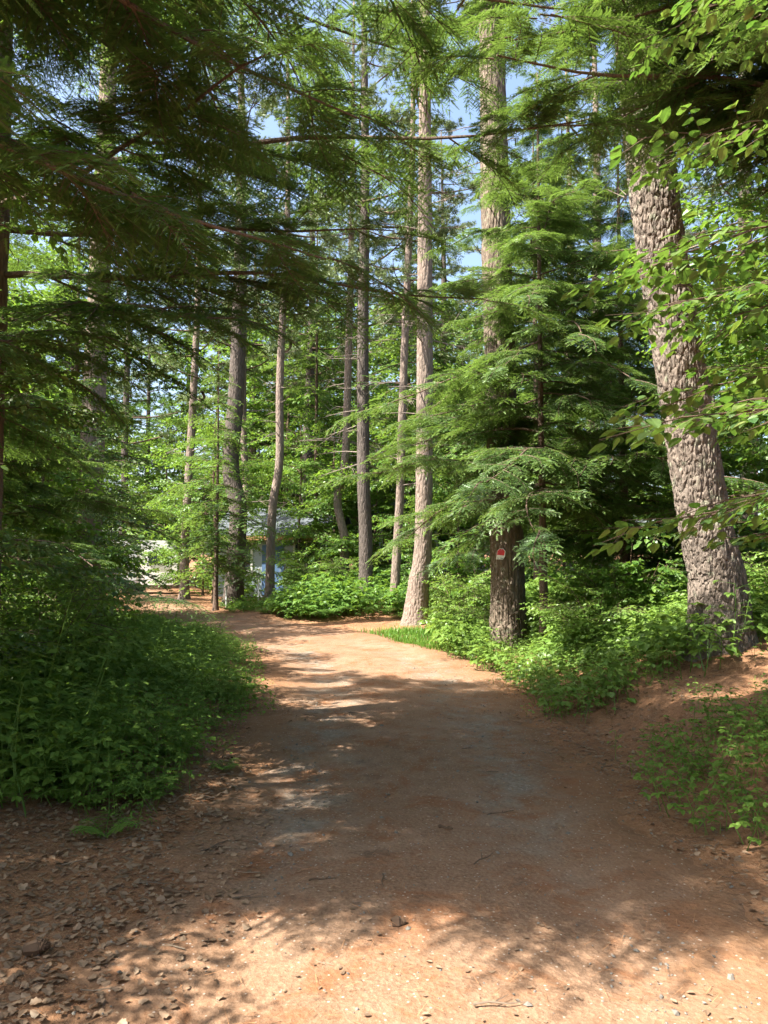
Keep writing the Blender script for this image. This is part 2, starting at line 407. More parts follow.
def hemlock_bough(L, sprs, r0=.032, bend=.0, droop=.10, sp=.24, start=.12, skip=.46, ss=1.):
    """a limb with sprays down both sides, along +x"""
    t = np.linspace(0, 1, 14); ph = rng.random() * 6
    ax = np.stack([t * L, L * (.05 * np.sin(t * 5 + ph) - .05 * math.sin(ph)) + bend * t ** 2 * L, L * (.10 * t - (droop + .10) * t ** 2 + .012 * np.sin(t * 11 + ph))], -1)
    ax[:, 2] += .0
    wood = [tube(ax, np.linspace(r0, .006, 14), 7)]; fol = []
    n = int(L * (1 - start) / sp)
    for k in range(n):
        tt = start + (1 - start) * (k + rng.random() * .7) / n
        p = np.array([np.interp(tt, t, ax[:, i]) for i in range(3)])
        for s in (-1, 1):
            if rng.random() < skip: continue
            sc = ss * (.40 + .75 * (1 - tt)) * rng.uniform(.65, 1.15) * min(1, L / 3.6 + .25)
            an = s * R(rng.uniform(38, 68)); roll = rng.normal(0, .16)
            d = np.array([[math.cos(an), math.sin(an), rng.normal(-.08, .14)]])
            M = frames(d, UP[None] + [[-roll * math.sin(an), roll * math.cos(an), 0]])[0]
            f, w = sprs[rng.integers(len(sprs))]
            fol.append(f.moved(M, p, sc, rng.random())); wood.append(w.moved(M, p, sc))
    f, w = sprs[0]; M = frames(np.array([[1., .0, -.25]]), UP[None])[0]
    fol.append(f.moved(M, ax[-1], .5)); wood.append(w.moved(M, ax[-1], .5))
    return G.cat(fol), G.cat(wood)

def trunk_geo(path, seg=24, rings=60, plates=0., lean_noise=.0, flare=0.):
    """path rows: x,y,z,r relative to the base"""
    p = spline(path, rings); g = tube(p[:, :3], p[:, 3], seg)
    if plates or flare:
        V = g.V.copy()
        for k in range(rings):
            c = p[k, :3]; r = p[k, 3]
            for j in range(seg):
                i = k * seg + j; d = V[i] - c; a = math.atan2(d[1], d[0]); dn = d / max(np.linalg.norm(d), 1e-6)
                h = 0.
                if plates:
                    q = Vector((math.cos(a) * r * 25, math.sin(a) * r * 25, c[2] * 7.5))
                    q += Vector(mnoise.noise_vector(q * .8)) * .28
                    ds, _ = mnoise.voronoi(q)
                    e = ds[1] - ds[0]
                    h = plates * (min(e / .22, 1.) ** .7 - .6) + plates * .28 * mnoise.noise(q * 3.1) + plates * .5 * (mnoise.cell(Vector(ds and _[0]) * 7.) - .5)
                if flare:
                    h += flare * math.exp(-c[2] / .22) * (.35 + .9 * max(0, math.sin(a * 4 + path[0][0] * 9)) + .4 * math.sin(a * 7))
                V[i] = V[i] + dn * h
        g.V = V
    return g

def place(root, name, g, mat, smooth=False): return obj(name, g, mat, root, smooth)

# ------------------------------------------------------------------ white pines
def tuft(n=13, ln=.11, wd=.007):
    V, F = [], []
    r = np.random.default_rng(5)
    for k in range(n):
        a = r.random() * 6.283; e = r.uniform(-.2, 1.2)
        d = np.array([math.cos(e) * .8 + .1, math.sin(a) * .8, math.cos(a) * .8]); d /= np.linalg.norm(d)
        s = np.cross(d, r.normal(0, 1, 3)); s /= np.linalg.norm(s)
        b = np.array([r.uniform(-.05, .03), 0, 0]); i = len(V)
        V += [b - s * wd, b + s * wd, b + d * ln * r.uniform(.75, 1.1)]; F.append((i, i + 1, i + 2))
    return G(V, F)
TUFT = tuft(13, .12, .008)
def pine_limb(L):
    t = np.linspace(0, 1, 8)
    ax = np.stack([t * L, L * .06 * np.sin(t * 4 + rng.random() * 6), L * (.22 * t ** 2 - .05 * t)], -1)
    wood = [tube(ax, np.linspace(.035, .008, 8) * L ** .5 / 1.5, 4)]
    P, D = [], []
    for k in range(int(L * 5)):
        tt = .3 + .7 * rng.random(); p = np.array([np.interp(tt, t, ax[:, i]) for i in range(3)])
        an = rng.choice([-1, 1]) * R(rng.uniform(25, 75)); l2 = rng.uniform(.3, .42 * L * (1.15 - tt) + .35)
        d = np.array([math.cos(an), math.sin(an), rng.uniform(-.05, .35)]); q = p + d * l2
        wood.append(tube(np.array([p, q]), [.008, .003], 3))
        n = int(l2 * 11) + 3
        u = rng.uniform(.35, 1.02, n)
        P.append(p + np.outer(u * l2, d) + rvec(n, .06)); D.append(d + rvec(n, .45) + [0, 0, .25])
    P, D = np.concatenate(P), np.concatenate(D)
    return inst(TUFT, frames(D, UP + rvec(len(P), .2)), P, rng.uniform(.9, 1.5, len(P)), T=rng.uniform(0, .5, len(P))), G.cat(wood)
PL = [pine_limb(2.6) for _ in range(4)]
def pine_crown(z0, z1, n, rad):
    fol, wood = [], []
    for k in range(n):
        f = (k + rng.random()) / n; z = z0 + (z1 - z0) * f
        a = k * 2.4 + rng.normal(0, .4); L = rad * (1 - f) ** .6 * rng.uniform(.55, 1.15) + .5
        g, w = PL[rng.integers(4)]; M = rotz(a) @ frames(np.array([[1, 0, rng.uniform(-.12, .25)]]), UP[None])[0]
        fol.append(g.moved(M, (0, 0, z), L / 2.6, rng.random())); wood.append(w.moved(M, (0, 0, z), L / 2.6))
    return G.cat(fol), G.cat(wood)
CROWNS = []
for k in range(3):
    reseed(('crown', k)); f, w = pine_crown(0, 11, 32, 2.7)
    CROWNS.append((mesh_of('crown', f, PINE), mesh_of('limbs', w, TWIG)))
def dead_branch(L):
    """one dead lower branch along +x, bare and grey"""
    e = np.array([L, 0, -.12 * L]); mid = e / 2 + rng.normal(0, .05, 3)
    out = [tube(np.array([(0, 0, 0), mid, e]), [.018, .012, .004], 4)]
    for _ in range(int(L * 5) + 1):
        u = rng.uniform(.3, 1); b = e * u; dd = np.array([1., 0, 0]) + rng.normal(0, .6, 3)
        out.append(tube(np.array([b, b + dd * rng.uniform(.1, .35)]), [.006, .002], 3))
    return mesh_of('dead_branch', G.cat(out), DEADW)
DBR = [dead_branch(l) for l in (.5, .8, 1.1, 1.4, 1.0)]
def stubs(root, path, z0, z1, n):
    p = np.asarray(path)
    for k in range(n):
        z = rng.uniform(z0, z1); c = np.array([np.interp(z, p[:, 2], p[:, i]) for i in range(3)]); r = np.interp(z, p[:, 2], p[:, 3])
        a = rng.random() * 6.28
        o = link('dead_branch', DBR[rng.integers(5)], root, (c[0] + math.cos(a) * r * .6, c[1] + math.sin(a) * r * .6, z))
        o.rotation_euler = (0, rng.uniform(-.25, .15), a); o.scale = (rng.uniform(.7, 1.2),) * 3

def pine(label, x, y, path, mat, seg=20, rings=50, plates=0., flare=.10, crown_z=12., crown_s=1., v=0, nst=14, st=(3, 12), group='pines along the lane', cat='pine tree'):
    reseed(label); b = at(x, y, -.16 if flare >= .05 and y < 15 else -.08); root = thing('pine_tree', label, cat, b, group)
    place(root, 'trunk', trunk_geo(path, seg, rings, plates, 0, flare), mat, True)
    if nst: stubs(root, path, st[0], st[1], nst)
    top = path[-1]
    cm, wm = CROWNS[v % 3]
    p = np.asarray(path); cx = np.interp(crown_z + 3, p[:, 2], p[:, 0]); cy = np.interp(crown_z + 3, p[:, 2], p[:, 1])
    for nm, me in (('crown', cm), ('limbs', wm)):
        o = link(nm, me, root, (cx, cy, crown_z)); o.rotation_euler = (0, 0, v * 1.9); o.scale = (crown_s,) * 2 + (max(.6, (top[2] - crown_z) / 11),)
    return root
_pn = [0]
def P(dx, top, r, H=22, wob=.1):     # simple trunk path: lean dx over the first 8 m
    _pn[0] += 1; q = np.random.default_rng(_pn[0]).normal(0, .07, 4)
    return [(0, 0, 0, r * 1.5), (dx * .04, 0, .35, r * 1.12), (dx * .25 + q[0], wob * .3, 2, r), (dx * .4 + q[1], 0, 3.5, r * .96), (dx * .6 + q[2], wob, 5, r * .93), (dx, wob, 8, r * .86), (dx * 1.4 + wob, 0, 14, r * .62), (dx * 1.6, 0, H, .03)]

pine('big pine with deeply plated bark leaning over the needle covered bank', 3.68, 8.5,
     [(.0, 0, 0, .39), (.0, 0, .32, .34), (-.02, 0, .85, .298), (-.14, 0, 1.5, .276), (-.33, 0, 2.95, .264), (-.55, 0, 4.6, .258), (-.68, 0, 6.0, .262), (-.95, 0, 10, .24), (-1.1, 0, 15, .17), (-1.2, 0, 23, .03)],
     BARK_P, 200, 900, .017, .10, 13, 1., 0, 7, (4.4, 9), None)
pine('shaggy barked pine at the lane edge carrying a small red and white marker', 2.13, 13.3,
     [(0, 0, 0, .37), (0, 0, .4, .32), (-.01, 0, 1.7, .285), (-.08, 0, 4.3, .27), (-.16, 0, 8.3, .25), (-.2, 0, 14, .18), (-.2, 0, 24, .03)],
     BARK_S, 64, 260, .022, .06, 13, 1., 1, 10, (5, 11), None)
pine('sunlit pine with smooth swelling base beside the clearing', .73, 18.1,
     [(0, 0, 0, .36), (.02, 0, .3, .30), (.08, 0, 1.0, .245), (.2, 0, 2.3, .205), (.25, 0, 7.7, .185), (.27, 0, 14, .13), (.3, 0, 22, .03)],
     BARK_PF, 40, 160, .010, .03, 12.5, .9, 2, 22, (5, 12))
pine('slim pine leaning right just behind the sunlit swollen-based pine', .29, 22, P(.33, 0, .125, 20), BARK_PF, v=1, crown_z=8.5, crown_s=.85, nst=26)
pine('straight dark barked pine in the shade behind the fern mound', -.54, 23, P(-.1, 0, .2, 23), BARK_D, v=2, crown_z=9.5, nst=30, st=(4, 10))  # shade from neighbouring trees is put into this trunk's dark bark colour
pine('pale slender pine in full sun left of the dark one', -1.58, 27, P(.3, 0, .15, 22, .0), BARK_PF, v=0, crown_z=9.5, nst=30, st=(4, 10))
pine('crooked thin pine standing before the grey cottage', -3.85, 26, P(.28, 0, .15, 21, .12), BARK_PF, v=1, crown_z=9, nst=22)
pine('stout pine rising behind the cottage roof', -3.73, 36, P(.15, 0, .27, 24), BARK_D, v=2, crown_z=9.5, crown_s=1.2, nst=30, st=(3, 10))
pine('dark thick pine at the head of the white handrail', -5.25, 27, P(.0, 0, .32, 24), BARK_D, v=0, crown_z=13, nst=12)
pine('pale pine half hidden by leaves on the shady left side', -6.55, 17, P(.1, 0, .27, 24), BARK_PF, v=1, crown_z=14, nst=8)
for lab, x, y, r, dx, v in (('thin grey pine far back right of the hemlock boughs', 7.2, 30, .2, .1, 2), ('grey pine in the gap right of the sunlit swollen-based pine', 2.76, 36, .22, 0., 0),
                            ('far pine between the trailer and the dark thick pine', -8.0, 31, .18, .2, 1), ('far pine close to the cottage corner', -6.1, 34, .17, -.2, 2),
                            ('far pine behind the white trailer', -13.6, 40, .2, 0., 0), ('far pine in the deep wood right of the marker pine', 5.2, 34, .2, -.1, 1),
                            ('pine deep in the wood left of the big plated pine', 6.6, 24, .19, .1, 2), ('pine standing right of the big plated pine', 9.6, 20, .22, .0, 0),
                            ('far pine seen over the porch roof', 1.0, 42, .2, .1, 1), ('far pine left of the cottage chimney side', -7.4, 43, .22, 0., 2)):
    pine(lab, x, y, P(dx, 0, r, 22), BARK_PF if v else BARK_D, 12, 30, v=v, crown_z=7.5 + v, crown_s=1.35, nst=16, st=(3, 8), group='pines deep in the wood')

# ------------------------------------------------------------------ hemlocks
def hemlock_small(label, x, y, H, r0, rad, z0, n, sprs, tr=.07, lean=0., group='young hemlocks', flat=.0):
    reseed(label); root = thing('hemlock_tree', label, 'hemlock tree', at(x, y), group)
    place(root, 'trunk', tube(spline([(0, 0, 0), (lean * .3, .05, H * .4), (lean, 0, H)], 24), np.linspace(tr, .01, 24) * (1 + .6 * np.exp(-np.arange(24))), 12), BARK_H, True)
    fol, wood = [], []
    for k in range(n):
        f = (k + rng.random() * .8) / n; z = z0 + (H - z0) * f
        a = k * 2.4 + rng.normal(0, .35); L = (rad * (1 - f) ** .75 + .25) * rng.uniform(.7, 1.15)
        g, w = sprs[rng.integers(len(sprs))]; s = L / 1.5
        M = rotz(a) @ frames(np.array([[1, 0, rng.uniform(-.22, .12)]]), UP[None] + rvec(1, .1))[0]
        p = (lean * (z / H) ** 1.5, 0, z)
        fol.append(g.moved(M, p, s, rng.random())); wood.append(w.moved(M, p, s))
    place(root, 'crown', G.cat(fol), HEM); place(root, 'limbs', G.cat(wood), TWIG)
    return root
BOUGHS = []
for L in (4.6, 4.2, 3.4, 2.4):
    f, w = hemlock_bough(L, SPR_N if L > 3.9 else SPR_M, .034 if L > 3 else .02, rng.uniform(-.06, .06))
    BOUGHS.append((L, mesh_of('foliage', f, HEM), mesh_of('bough', w, BARK_H)))
SBOUGHS = []
reseed('small boughs')
for k in range(4):
    f, w = hemlock_bough(2.0, SPR_M, .014, rng.uniform(-.05, .05), .22, .17, .08, .22, .72)
    SBOUGHS.append((mesh_of('foliage', f, HEM), mesh_of('bough', w, BARK_H)))
def hemlock_young(label, x, y, H, rad, z0, n, tr=.08, lean=0., drop=.0, group='young hemlocks'):
    reseed(label); root = thing('hemlock_tree', label, 'hemlock tree', at(x, y), group)
    place(root, 'trunk', tube(spline([(0, 0, 0), (lean * .3, .05, H * .4), (lean, 0, H)], 24), np.linspace(tr, .01, 24) * (1 + .6 * np.exp(-np.arange(24))), 12), BARK_H, True)
    for k in range(n):
        f = (k + rng.random() * .8) / n; z = z0 + (H - z0) * f
        a = k * 2.4 + rng.normal(0, .35); L = (rad * (1 - f) ** .75 + .25) * rng.uniform(.65, 1.2); sc = L / 2.
        fm, wm = SBOUGHS[rng.integers(4)]
        b = link('bough', wm, root, (lean * (z / H) ** 1.5, 0, z)); b.rotation_euler = (rng.normal(0, .12), -rng.uniform(-.12, .28) + drop, a)
        b.scale = (sc, sc * rng.choice([-1, 1]), sc); link('foliage', fm, b)
    return root
reseed('specs')
def hemlock_big(label, x, y, H, tr, spec):
    reseed(label); root = thing('hemlock_tree', label, 'hemlock tree', at(x, y))
    place(root, 'trunk', trunk_geo([(0, 0, 0, tr * 1.4), (0, 0, .4, tr * 1.1), (0, 0, 2, tr), (.05, 0, H * .6, tr * .6), (0, 0, H, .02)], 32, 120, .012, .05), BARK_H, True)
    for z, az, k, sc, pitch, roll in spec:
        L, fm, wm = BOUGHS[k]
        b = link('bough', wm, root, (0, 0, z)); b.rotation_mode = 'XYZ'
        b.rotation_euler = (roll, -pitch, R(az)); b.scale = (sc, sc * (1 if rng.random() < .5 else -1), sc)
        link('foliage', fm, b)
    return root
r2 = np.random.default_rng(11)
specA = [  # limbs reaching over the lane, then the rest of the whorls
    (4.0, -6, 0, 1.0, .05, .05), (4.5, 6, 1, .9, .10, -.1), (5.0, -14, 0, 1.15, .10, .0),
     
    (3.6, -32, 2, .9, -.05, .1), (4.7, -38, 1, .95, .02, 0.), 
    (3.3, -62, 2, .8, -.1, 0.)]
for k in range(4):
    f = k / 4
    specA.append((6.6 + 3 * f, float(k * 137.5 % 360), int(r2.integers(2, 4)), float(.8 - .5 * f), float(r2.uniform(-.05, .15)), float(r2.normal(0, .1))))
for k in range(4):
    specA.append((2.8 + 3.6 * k / 4, 110 + float(k * 50 % 150), int(r2.integers(1, 4)), .8, .0, 0.))
hemlock_big('tall dark hemlock on the left whose long boughs arch over the lane', -3.7, 7.0, 10.5, .2, specA)
specB = []
for k in range(20):
    specB.append((4.4 + 3.2 * k / 20, 180 + float(r2.uniform(2, 40)), int(r2.integers(0, 2)), float(r2.uniform(.75, 1.1)), float(r2.uniform(-.04, .10)), float(r2.normal(0, .1))))
for k in range(8):
    specB.append((6 + 5 * k / 8, float(k * 137.5 % 360), int(r2.integers(2, 4)), .9, .05, 0.))
hemlock_big('hemlock off to the right whose upper boughs screen the big plated pine', 5.4, 6.6, 12., .18, specB)
specC = [(3.5, 12, 1, 1.0, .0, .1), (4.7, -3, 1, 1.2, .08, .05), (5.2, 12, 0, 1.25, .08, 0.), (4.6, 22, 1, 1.1, .07, 0.), (5.7, 27, 0, 1.2, .08, 0.), (5.8, 3, 0, 1.1, .1, 0.),
         (5.2, 40, 1, .95, .05, .1), (4.9, -24, 2, .85, .05, 0.)]
for k in range(4):
    specC.append((6.4 + 2.2 * k / 4, float(k * 137.5 % 360), 2 + k % 2, .75 - .1 * k, .05, 0.))
for k in range(5):
    specC.append((3.2 + 3.4 * k / 5, 100 + 32. * k, 2, .8, .0, 0.))
hemlock_big('near hemlock beyond the left edge whose boughs roof the top of the picture', -4.4, 3.35, 9.0, .17, specC)
hemlock_young('young hemlock with drooping sprays in front of the marker pine', 2.5, 12.1, 9.4, 2.5, 2.3, 60, .08)
hemlock_young('dark hemlock with a bare lower trunk right of the marker pine', 4.45, 14.2, 10, 2.7, 1.5, 64, .12)
hemlock_small('tall narrow hemlock rising behind the marker pine', 3.9, 19.5, 13, 0, 2.8, 2.5, 52, SPR_F, .14)
hemlock_small('tall hemlock directly behind the sunlit swollen-based pine', 1.15, 24.5, 15, 0, 2.7, 5.0, 46, SPR_F, .11)
hemlock_small('tall thin hemlock with a high pale crown left of the pale slender pine', -2.75, 31, 18, 0, 2.8, 7.5, 44, SPR_F, .12)
hemlock_small('high hemlock behind the young hemlock and the tall narrow one', 5.7, 27, 17, 0, 3.0, 5.0, 50, SPR_F, .13)
hemlock_small('spindly hemlock with layered pale sprays near the handrail', -5.35, 24.6, 8.5, 0, 2.1, 1.4, 50, SPR_F, .085)
hemlock_young('hemlock sapling with drooping dark boughs on the shady left bank', -5.2, 9.8, 5.2, 1.9, .9, 36, .06)
hemlock_small('hemlock at the left edge of the far bend', -8.3, 20.5, 11, 0, 2.9, 1.6, 56, SPR_F, .14)
hemlock_small('hemlock in the wood on the far left behind the broadleaf saplings', -9.0, 12.5, 7.5, 0, 2.6, 1.8, 56, SPR_M, .15)

# ------------------------------------------------------------------ broadleaf trees
def leaf_spray(tm, L=.75, size=.075, n2=6, sp=.055, flatn=.25):
    """a flat layered spray of alternate leaves along +x"""
    P, D, S = [], [], []
    wood = [tube(np.array([(0, 0, 0), (L * .5, .02, .01), (L, 0, -.06 * L)]), [.005, .0035, .0015], 4)]
    def run(p0, d, l):
        n = max(2, int(l / sp)); u = (np.arange(n) + .6) / n
        q = p0 + np.outer(u * l, d) + np.outer(-.10 * l * u ** 2, UP)
        s = np.where(np.arange(n) % 2, 1, -1); a = np.arctan2(d[1], d[0]) + s * np.radians(rng.uniform(35, 65, n))
        P.append(q); D.append(np.stack([np.cos(a), np.sin(a), rng.normal(-.28, .22, n)], -1)); S.append(size * rng.uniform(.7, 1.2, n))
        P.append(q[-1:]); D.append(d[None] + [[0, 0, -.3]]); S.append(np.array([size]))
    run(np.array([.0, 0, 0]), np.array([1., 0, 0]), L)
    for k in range(n2):
        tt = .1 + .8 * k / n2; s = 1 if k % 2 else -1; an = s * R(rng.uniform(40, 60))
        d = np.array([math.cos(an), math.sin(an), rng.normal(0, .12)]); l = L * (.55 * (1 - tt) + .12)
        p0 = np.array([tt * L, 0, 0]); run(p0, d, l); wood.append(tube(np.array([p0, p0 + d * l]), [.003, .001], 3))
    P, D, S = map(np.concatenate, (P, D, S))
    return inst(tm, frames(D, UP + rvec(len(P), flatn)), P, S, T=np.clip(rng.normal(.15, .25, len(P)), 0, 1)), G.cat(wood)
BL_N = [leaf_spray(LEAF_N, .7, .092, 5, .062) for _ in range(3)]
BL_M = [leaf_spray(LEAF_M, .8, .085, 6, .06, .35) for _ in range(4)]
BL_F = [leaf_spray(LEAF_F, .9, .12, 6, .09, .45) for _ in range(4)]
BL_L = [leaf_spray(LOBED, .7, .11, 5, .075, .4) for _ in range(3)]
def broadleaf_geo(H, rad, z0, nl, sprs, tr, dens=7., up=.5, lean=(0, 0)):
    path = spline([(0, 0, 0), (lean[0] * .3 + .05, lean[1] * .3, H * .35), (lean[0] * .7 - .05, lean[1] * .7, H * .7), (lean[0], lean[1], H)], 20)
    trunk = tube(path, np.linspace(tr, .012, 20) * (1 + .5 * np.exp(-np.arange(20) * 1.5)), 10)
    fol, wood = [], []
    for k in range(nl):
        f = (k + rng.random() * .9) / nl; z = z0 + (H - z0) * f * .97
        c = np.array([np.interp(z, path[:, 2], path[:, i]) for i in range(3)])
        a = k * 2.4 + rng.normal(0, .5); L = rad * (1.0 - .65 * f ** 1.6) * rng.uniform(.55, 1.2) * (.75 + .5 * min(1, f * 4))
        t = np.linspace(0, 1, 7); el = up * (.5 + f) * rng.uniform(.6, 1.3)
        ax = c + np.stack([np.cos(a) * t * L, np.sin(a) * t * L, L * (el * t - .38 * t ** 2)], -1) + np.cumsum(rng.normal(0, .025 * L, (7, 3)), 0)
        wood.append(tube(ax, np.linspace(.02, .004, 7) * (tr / .06) ** .5, 5))
        n = max(3, int(L * dens))
        for _ in range(n):
            tt = rng.uniform(.22, 1.); p = np.array([np.interp(tt, t, ax[:, i]) for i in range(3)])
            aa = a + rng.normal(0, .95); M = frames(np.array([[math.cos(aa), math.sin(aa), rng.normal(.02, .25)]]), UP[None] + rvec(1, .25))[0]
            g, w = sprs[rng.integers(len(sprs))]; s = rng.uniform(.7, 1.25)
            fol.append(g.moved(M, p, s, rng.random())); wood.append(w.moved(M, p, s))
    return trunk, G.cat(fol), G.cat(wood)
def broadleaf(label, x, y, geo, mat, rz=0., sc=1., group='broadleaf trees of the understorey', cat='broadleaf tree'):
    root = thing('broadleaf_tree', label, cat, at(x, y), group, rz, sc)
    for nm, me in zip(('trunk', 'crown', 'limbs'), geo):
        link(nm, me, root)
    return root
def bl_mesh(mat, *a, **k):
    reseed(a[:4])
    t, f, w = broadleaf_geo(*a, **k)
    return mesh_of('trunk', t, TWIG, True), mesh_of('crown', f, mat), mesh_of('limbs', w, TWIG)
MP1 = bl_mesh(MAPLE, 6.5, 2.3, .8, 26, BL_M, .055, 6.)
MP2 = bl_mesh(MAPLE, 5., 1.9, .5, 22, BL_L, .045, 7.)
MP3 = bl_mesh(MAPLE, 9., 3.0, 1.5, 34, BL_F, .09, 6.)
SHADE = bl_mesh(MAPLE, 9., 2.6, 3.4, 20, BL_M, .1, 5.)
BE1 = bl_mesh(BEECH, 5.5, 2.2, .6, 24, BL_M, .05, 6., .3)
for lab, x, y, g, rz, sc in (
        ('maple sapling with lobed leaves on the shady left bank', -5.9, 12.0, MP2, .4, .8),
        ('leafy sapling at the left edge of the picture', -4.3, 6.6, BE1, 1.2, .75),
        ('maple behind the dark hemlock sapling on the left', -6.6, 10.6, MP1, 2.2, .9),
        ('young beech leaning over the herbs where the lane bends left', -6.6, 14.8, BE1, 3.3, .9),
        ('tall maple in the dark left wood', -9.2, 14.8, MP3, 4.0, 1.),
        ('maple on the left behind the pale half-hidden pine', -9.5, 19, MP3, .9, 1.),
        ('bright maple sapling behind the fern mound by the cottage', -1.9, 29.3, MP1, 1.3, 1.0),
        ('broad sunny maple between the cottage and the dark straight pine', -.9, 31, MP3, 2.8, .95),
        ('sunny maple behind the slim leaning pine', .9, 27.5, MP1, .2, 1.2),
        ('bushy sapling left of the marker pine over the porch', 2.3, 24, MP1, 5.2, .9),
        ('tall pale maple beyond the porch', 3.4, 33, MP3, 3.9, 1.1),
        ('leafy maple right of the big plated pine in full sun', 5.9, 10.2, MP1, 4.4, 1.05),
        ('tall maple crown filling the upper right behind the beech twigs', 7.0, 9.2, MP3, 5.5, 1.05),
        ('maple sapling deep in the right wood below the hemlock', 6.2, 15.5, MP2, 3.1, 1.1),
        ('maple far right beyond the bank top', 9.0, 15.0, MP3, 1.7, .95),
        ('broad maple behind the white trailer', -12.5, 44, MP3, 2.1, 1.1),
        ('light green maple right behind the cottage roof', -5.0, 39.5, MP3, 3.4, 1.6),
        ('maple filling the gap between the crooked pine and the pale slender pine', -3.3, 30.2, MP1, 4.1, 1.1),
        ('tall maple over the porch roof', 2.2, 38, MP3, .5, 1.6),
        ('low bright maple on the left of the porch', -.3, 28.6, MP2, 2.5, 1.2),
        ('maple between the porch and the far thin pines on the right', 5.0, 28, MP1, 1.0, 1.25),
        ('wide maple behind the tall narrow hemlock', 6.2, 32, MP3, 2.2, 1.1),
        ('maple in the right wood behind the young hemlock', 5.6, 20.5, MP1, 3.6, 1.15),
        ('tall maple behind the trailer roofline on the right', -9.2, 42, MP3, 4.9, 1.6),
        ('maple far behind the dark thick pine', -6.6, 47, MP3, .3, 1.85),
        ('maple closing the view far behind the straight dark pine', -1.6, 45, MP3, 1.4, 1.85),
        ('maple closing the view far behind the swollen-based pine', 3.3, 47, MP3, 5.6, 1.85),
        ('leafy maple off the left edge that shades the near lane', -4.3, 4.2, SHADE, 2.0, 1.0),
        ('unseen young beech added outside the lower left edge to shade the near lane', -4.6, 2.9, BE1, .3, .8),  # out-of-view tree, put in to cast shade on the left foreground
        ('bright sapling with layered leaves left of the white trailer', -9.0, 20.0, MP1, 2.9, .75),
        ('leafy maple behind the spindly hemlock', -6.3, 28.5, MP1, .9, 1.05),
        ('maple arching over the far bend of the lane', -11.9, 29.5, MP1, 4.7, 1.2),
        ('small maple beside the trailer', -8.2, 35, MP2, 1.9, 1.1)):
    broadleaf(lab, x, y, g, MAPLE, rz, sc)
# near beech at the right edge, its twigs hanging into the picture
def near_beech():
    reseed('near beech')
    root = thing('beech_tree', 'nearby beech whose leafy twigs hang into the right side of the picture', 'beech tree', at(2.65, 2.9))
    place(root, 'trunk', tube(spline([(0, 0, 0), (.05, .1, 1.6), (-.05, .2, 3.6), (0, .3, 6)], 20), np.linspace(.05, .015, 20), 12), TWIG, True)
    fol, wood = [], []
    for z, az, L, dz in ((1.75, 168, 1.25, -.10), (2.0, 185, 1.25, .02), (2.2, 140, 1.5, .05), (2.5, 158, 1.45, .08), (2.8, 145, 1.6, .1), (3.2, 155, 1.4, .15), 
                         (1.55, 120, 1.3, .02), (2.4, 110, 1.5, .1), (3.0, 120, 1.6, .1), (3.8, 165, 1.3, .1), (2.6, 20, 1.3, .1), (3.2, 300, 1.3, .1), (3.8, 60, 1.3, .1)):
        a = R(az); t = np.linspace(0, 1, 7)
        c = np.array([0, .15, z])
        ax = c + np.stack([np.cos(a) * t * L, np.sin(a) * t * L, L * (dz + .16) * t - .22 * L * t ** 2], -1) + np.cumsum(rng.normal(0, .015, (7, 3)), 0)
        wood.append(tube(ax, np.linspace(.011, .003, 7), 5))
        for k in range(7):
            tt = .3 + .7 * (k + rng.random() * .5) / 7; p = np.array([np.interp(tt, t, ax[:, i]) for i in range(3)])
            aa = a + (1 if k % 2 else -1) * rng.uniform(.25, .9)
            M = frames(np.array([[math.cos(aa), math.sin(aa), rng.normal(-.12, .12)]]), UP[None] + rvec(1, .15))[0]
            g, w = BL_N[rng.integers(3)]; s = rng.uniform(.5, .95)
            fol.append(g.moved(M, p, s, rng.random())); wood.append(w.moved(M, p, s))
    place(root, 'crown', G.cat(fol), BEECH); place(root, 'limbs', G.cat(wood), TWIG)
near_beech()

# ------------------------------------------------------------------ herbs, ferns, shrubs
def herb(tm, h, nl, size, trifol=True):
    P, D, S = [], [], []
    lean = rng.normal(0, .12, 2); wood = []
    top = np.array([lean[0] * h * 2, lean[1] * h * 2, h]); wood.append(tube(np.array([(0, 0, 0), top * .5 + rng.normal(0, .015, 3), top]), [.004, .003, .002], 3))
    for k in range(nl):
        u = .35 + .65 * k / max(1, nl - 1); b = top * u; a = k * 2.4 + rng.random()
        d = np.array([math.cos(a), math.sin(a), .25]); l = h * .35 * (1.15 - .5 * u)
        q = b + d * l; wood.append(tube(np.array([b, q]), [.002, .001], 3))
        for s in ((-.9, 0, .9) if trifol else (0,)):
            P.append(q); D.append((math.cos(a + s), math.sin(a + s), rng.normal(-.25, .2))); S.append(size * rng.uniform(.75, 1.2) * (1 - .3 * u))
    P, D, S = np.array(P), np.array(D), np.array(S)
    g = inst(tm, frames(D, UP + rvec(len(P), .22)), P, S, T=np.clip(rng.normal(.15, .25, len(P)), 0, 1))
    return G.cat([g, G.cat(wood)])
def fern(nf, L):
    fr = feather(9, .16, .2); out = []
    for k in range(nf):
        a = k * 6.283 / nf + rng.normal(0, .25); l = L * rng.uniform(.75, 1.1)
        n = 12; u = (np.arange(n) + .8) / n
        ax = np.stack([np.cos(a) * l * .85 * u, np.sin(a) * l * .85 * u, l * (1.05 * u - .75 * u ** 2)], -1)
        out.append(tube(np.concatenate([[(0, 0, 0)], ax]), [.004] * n + [.001], 3))
        for s in (-1, 1):
            aa = a + s * 1.25; D = np.stack([np.full(n, math.cos(aa)), np.full(n, math.sin(aa)), rng.normal(-.15, .1, n)], -1)
            S = l * .26 * np.sin(np.pi * (u * .85 + .12)) + .02
            out.append(inst(fr, frames(D, UP + rvec(n, .12)), ax, S, A=np.full(n, rng.random()), T=np.full(n, .2)))
    return G.cat(out)
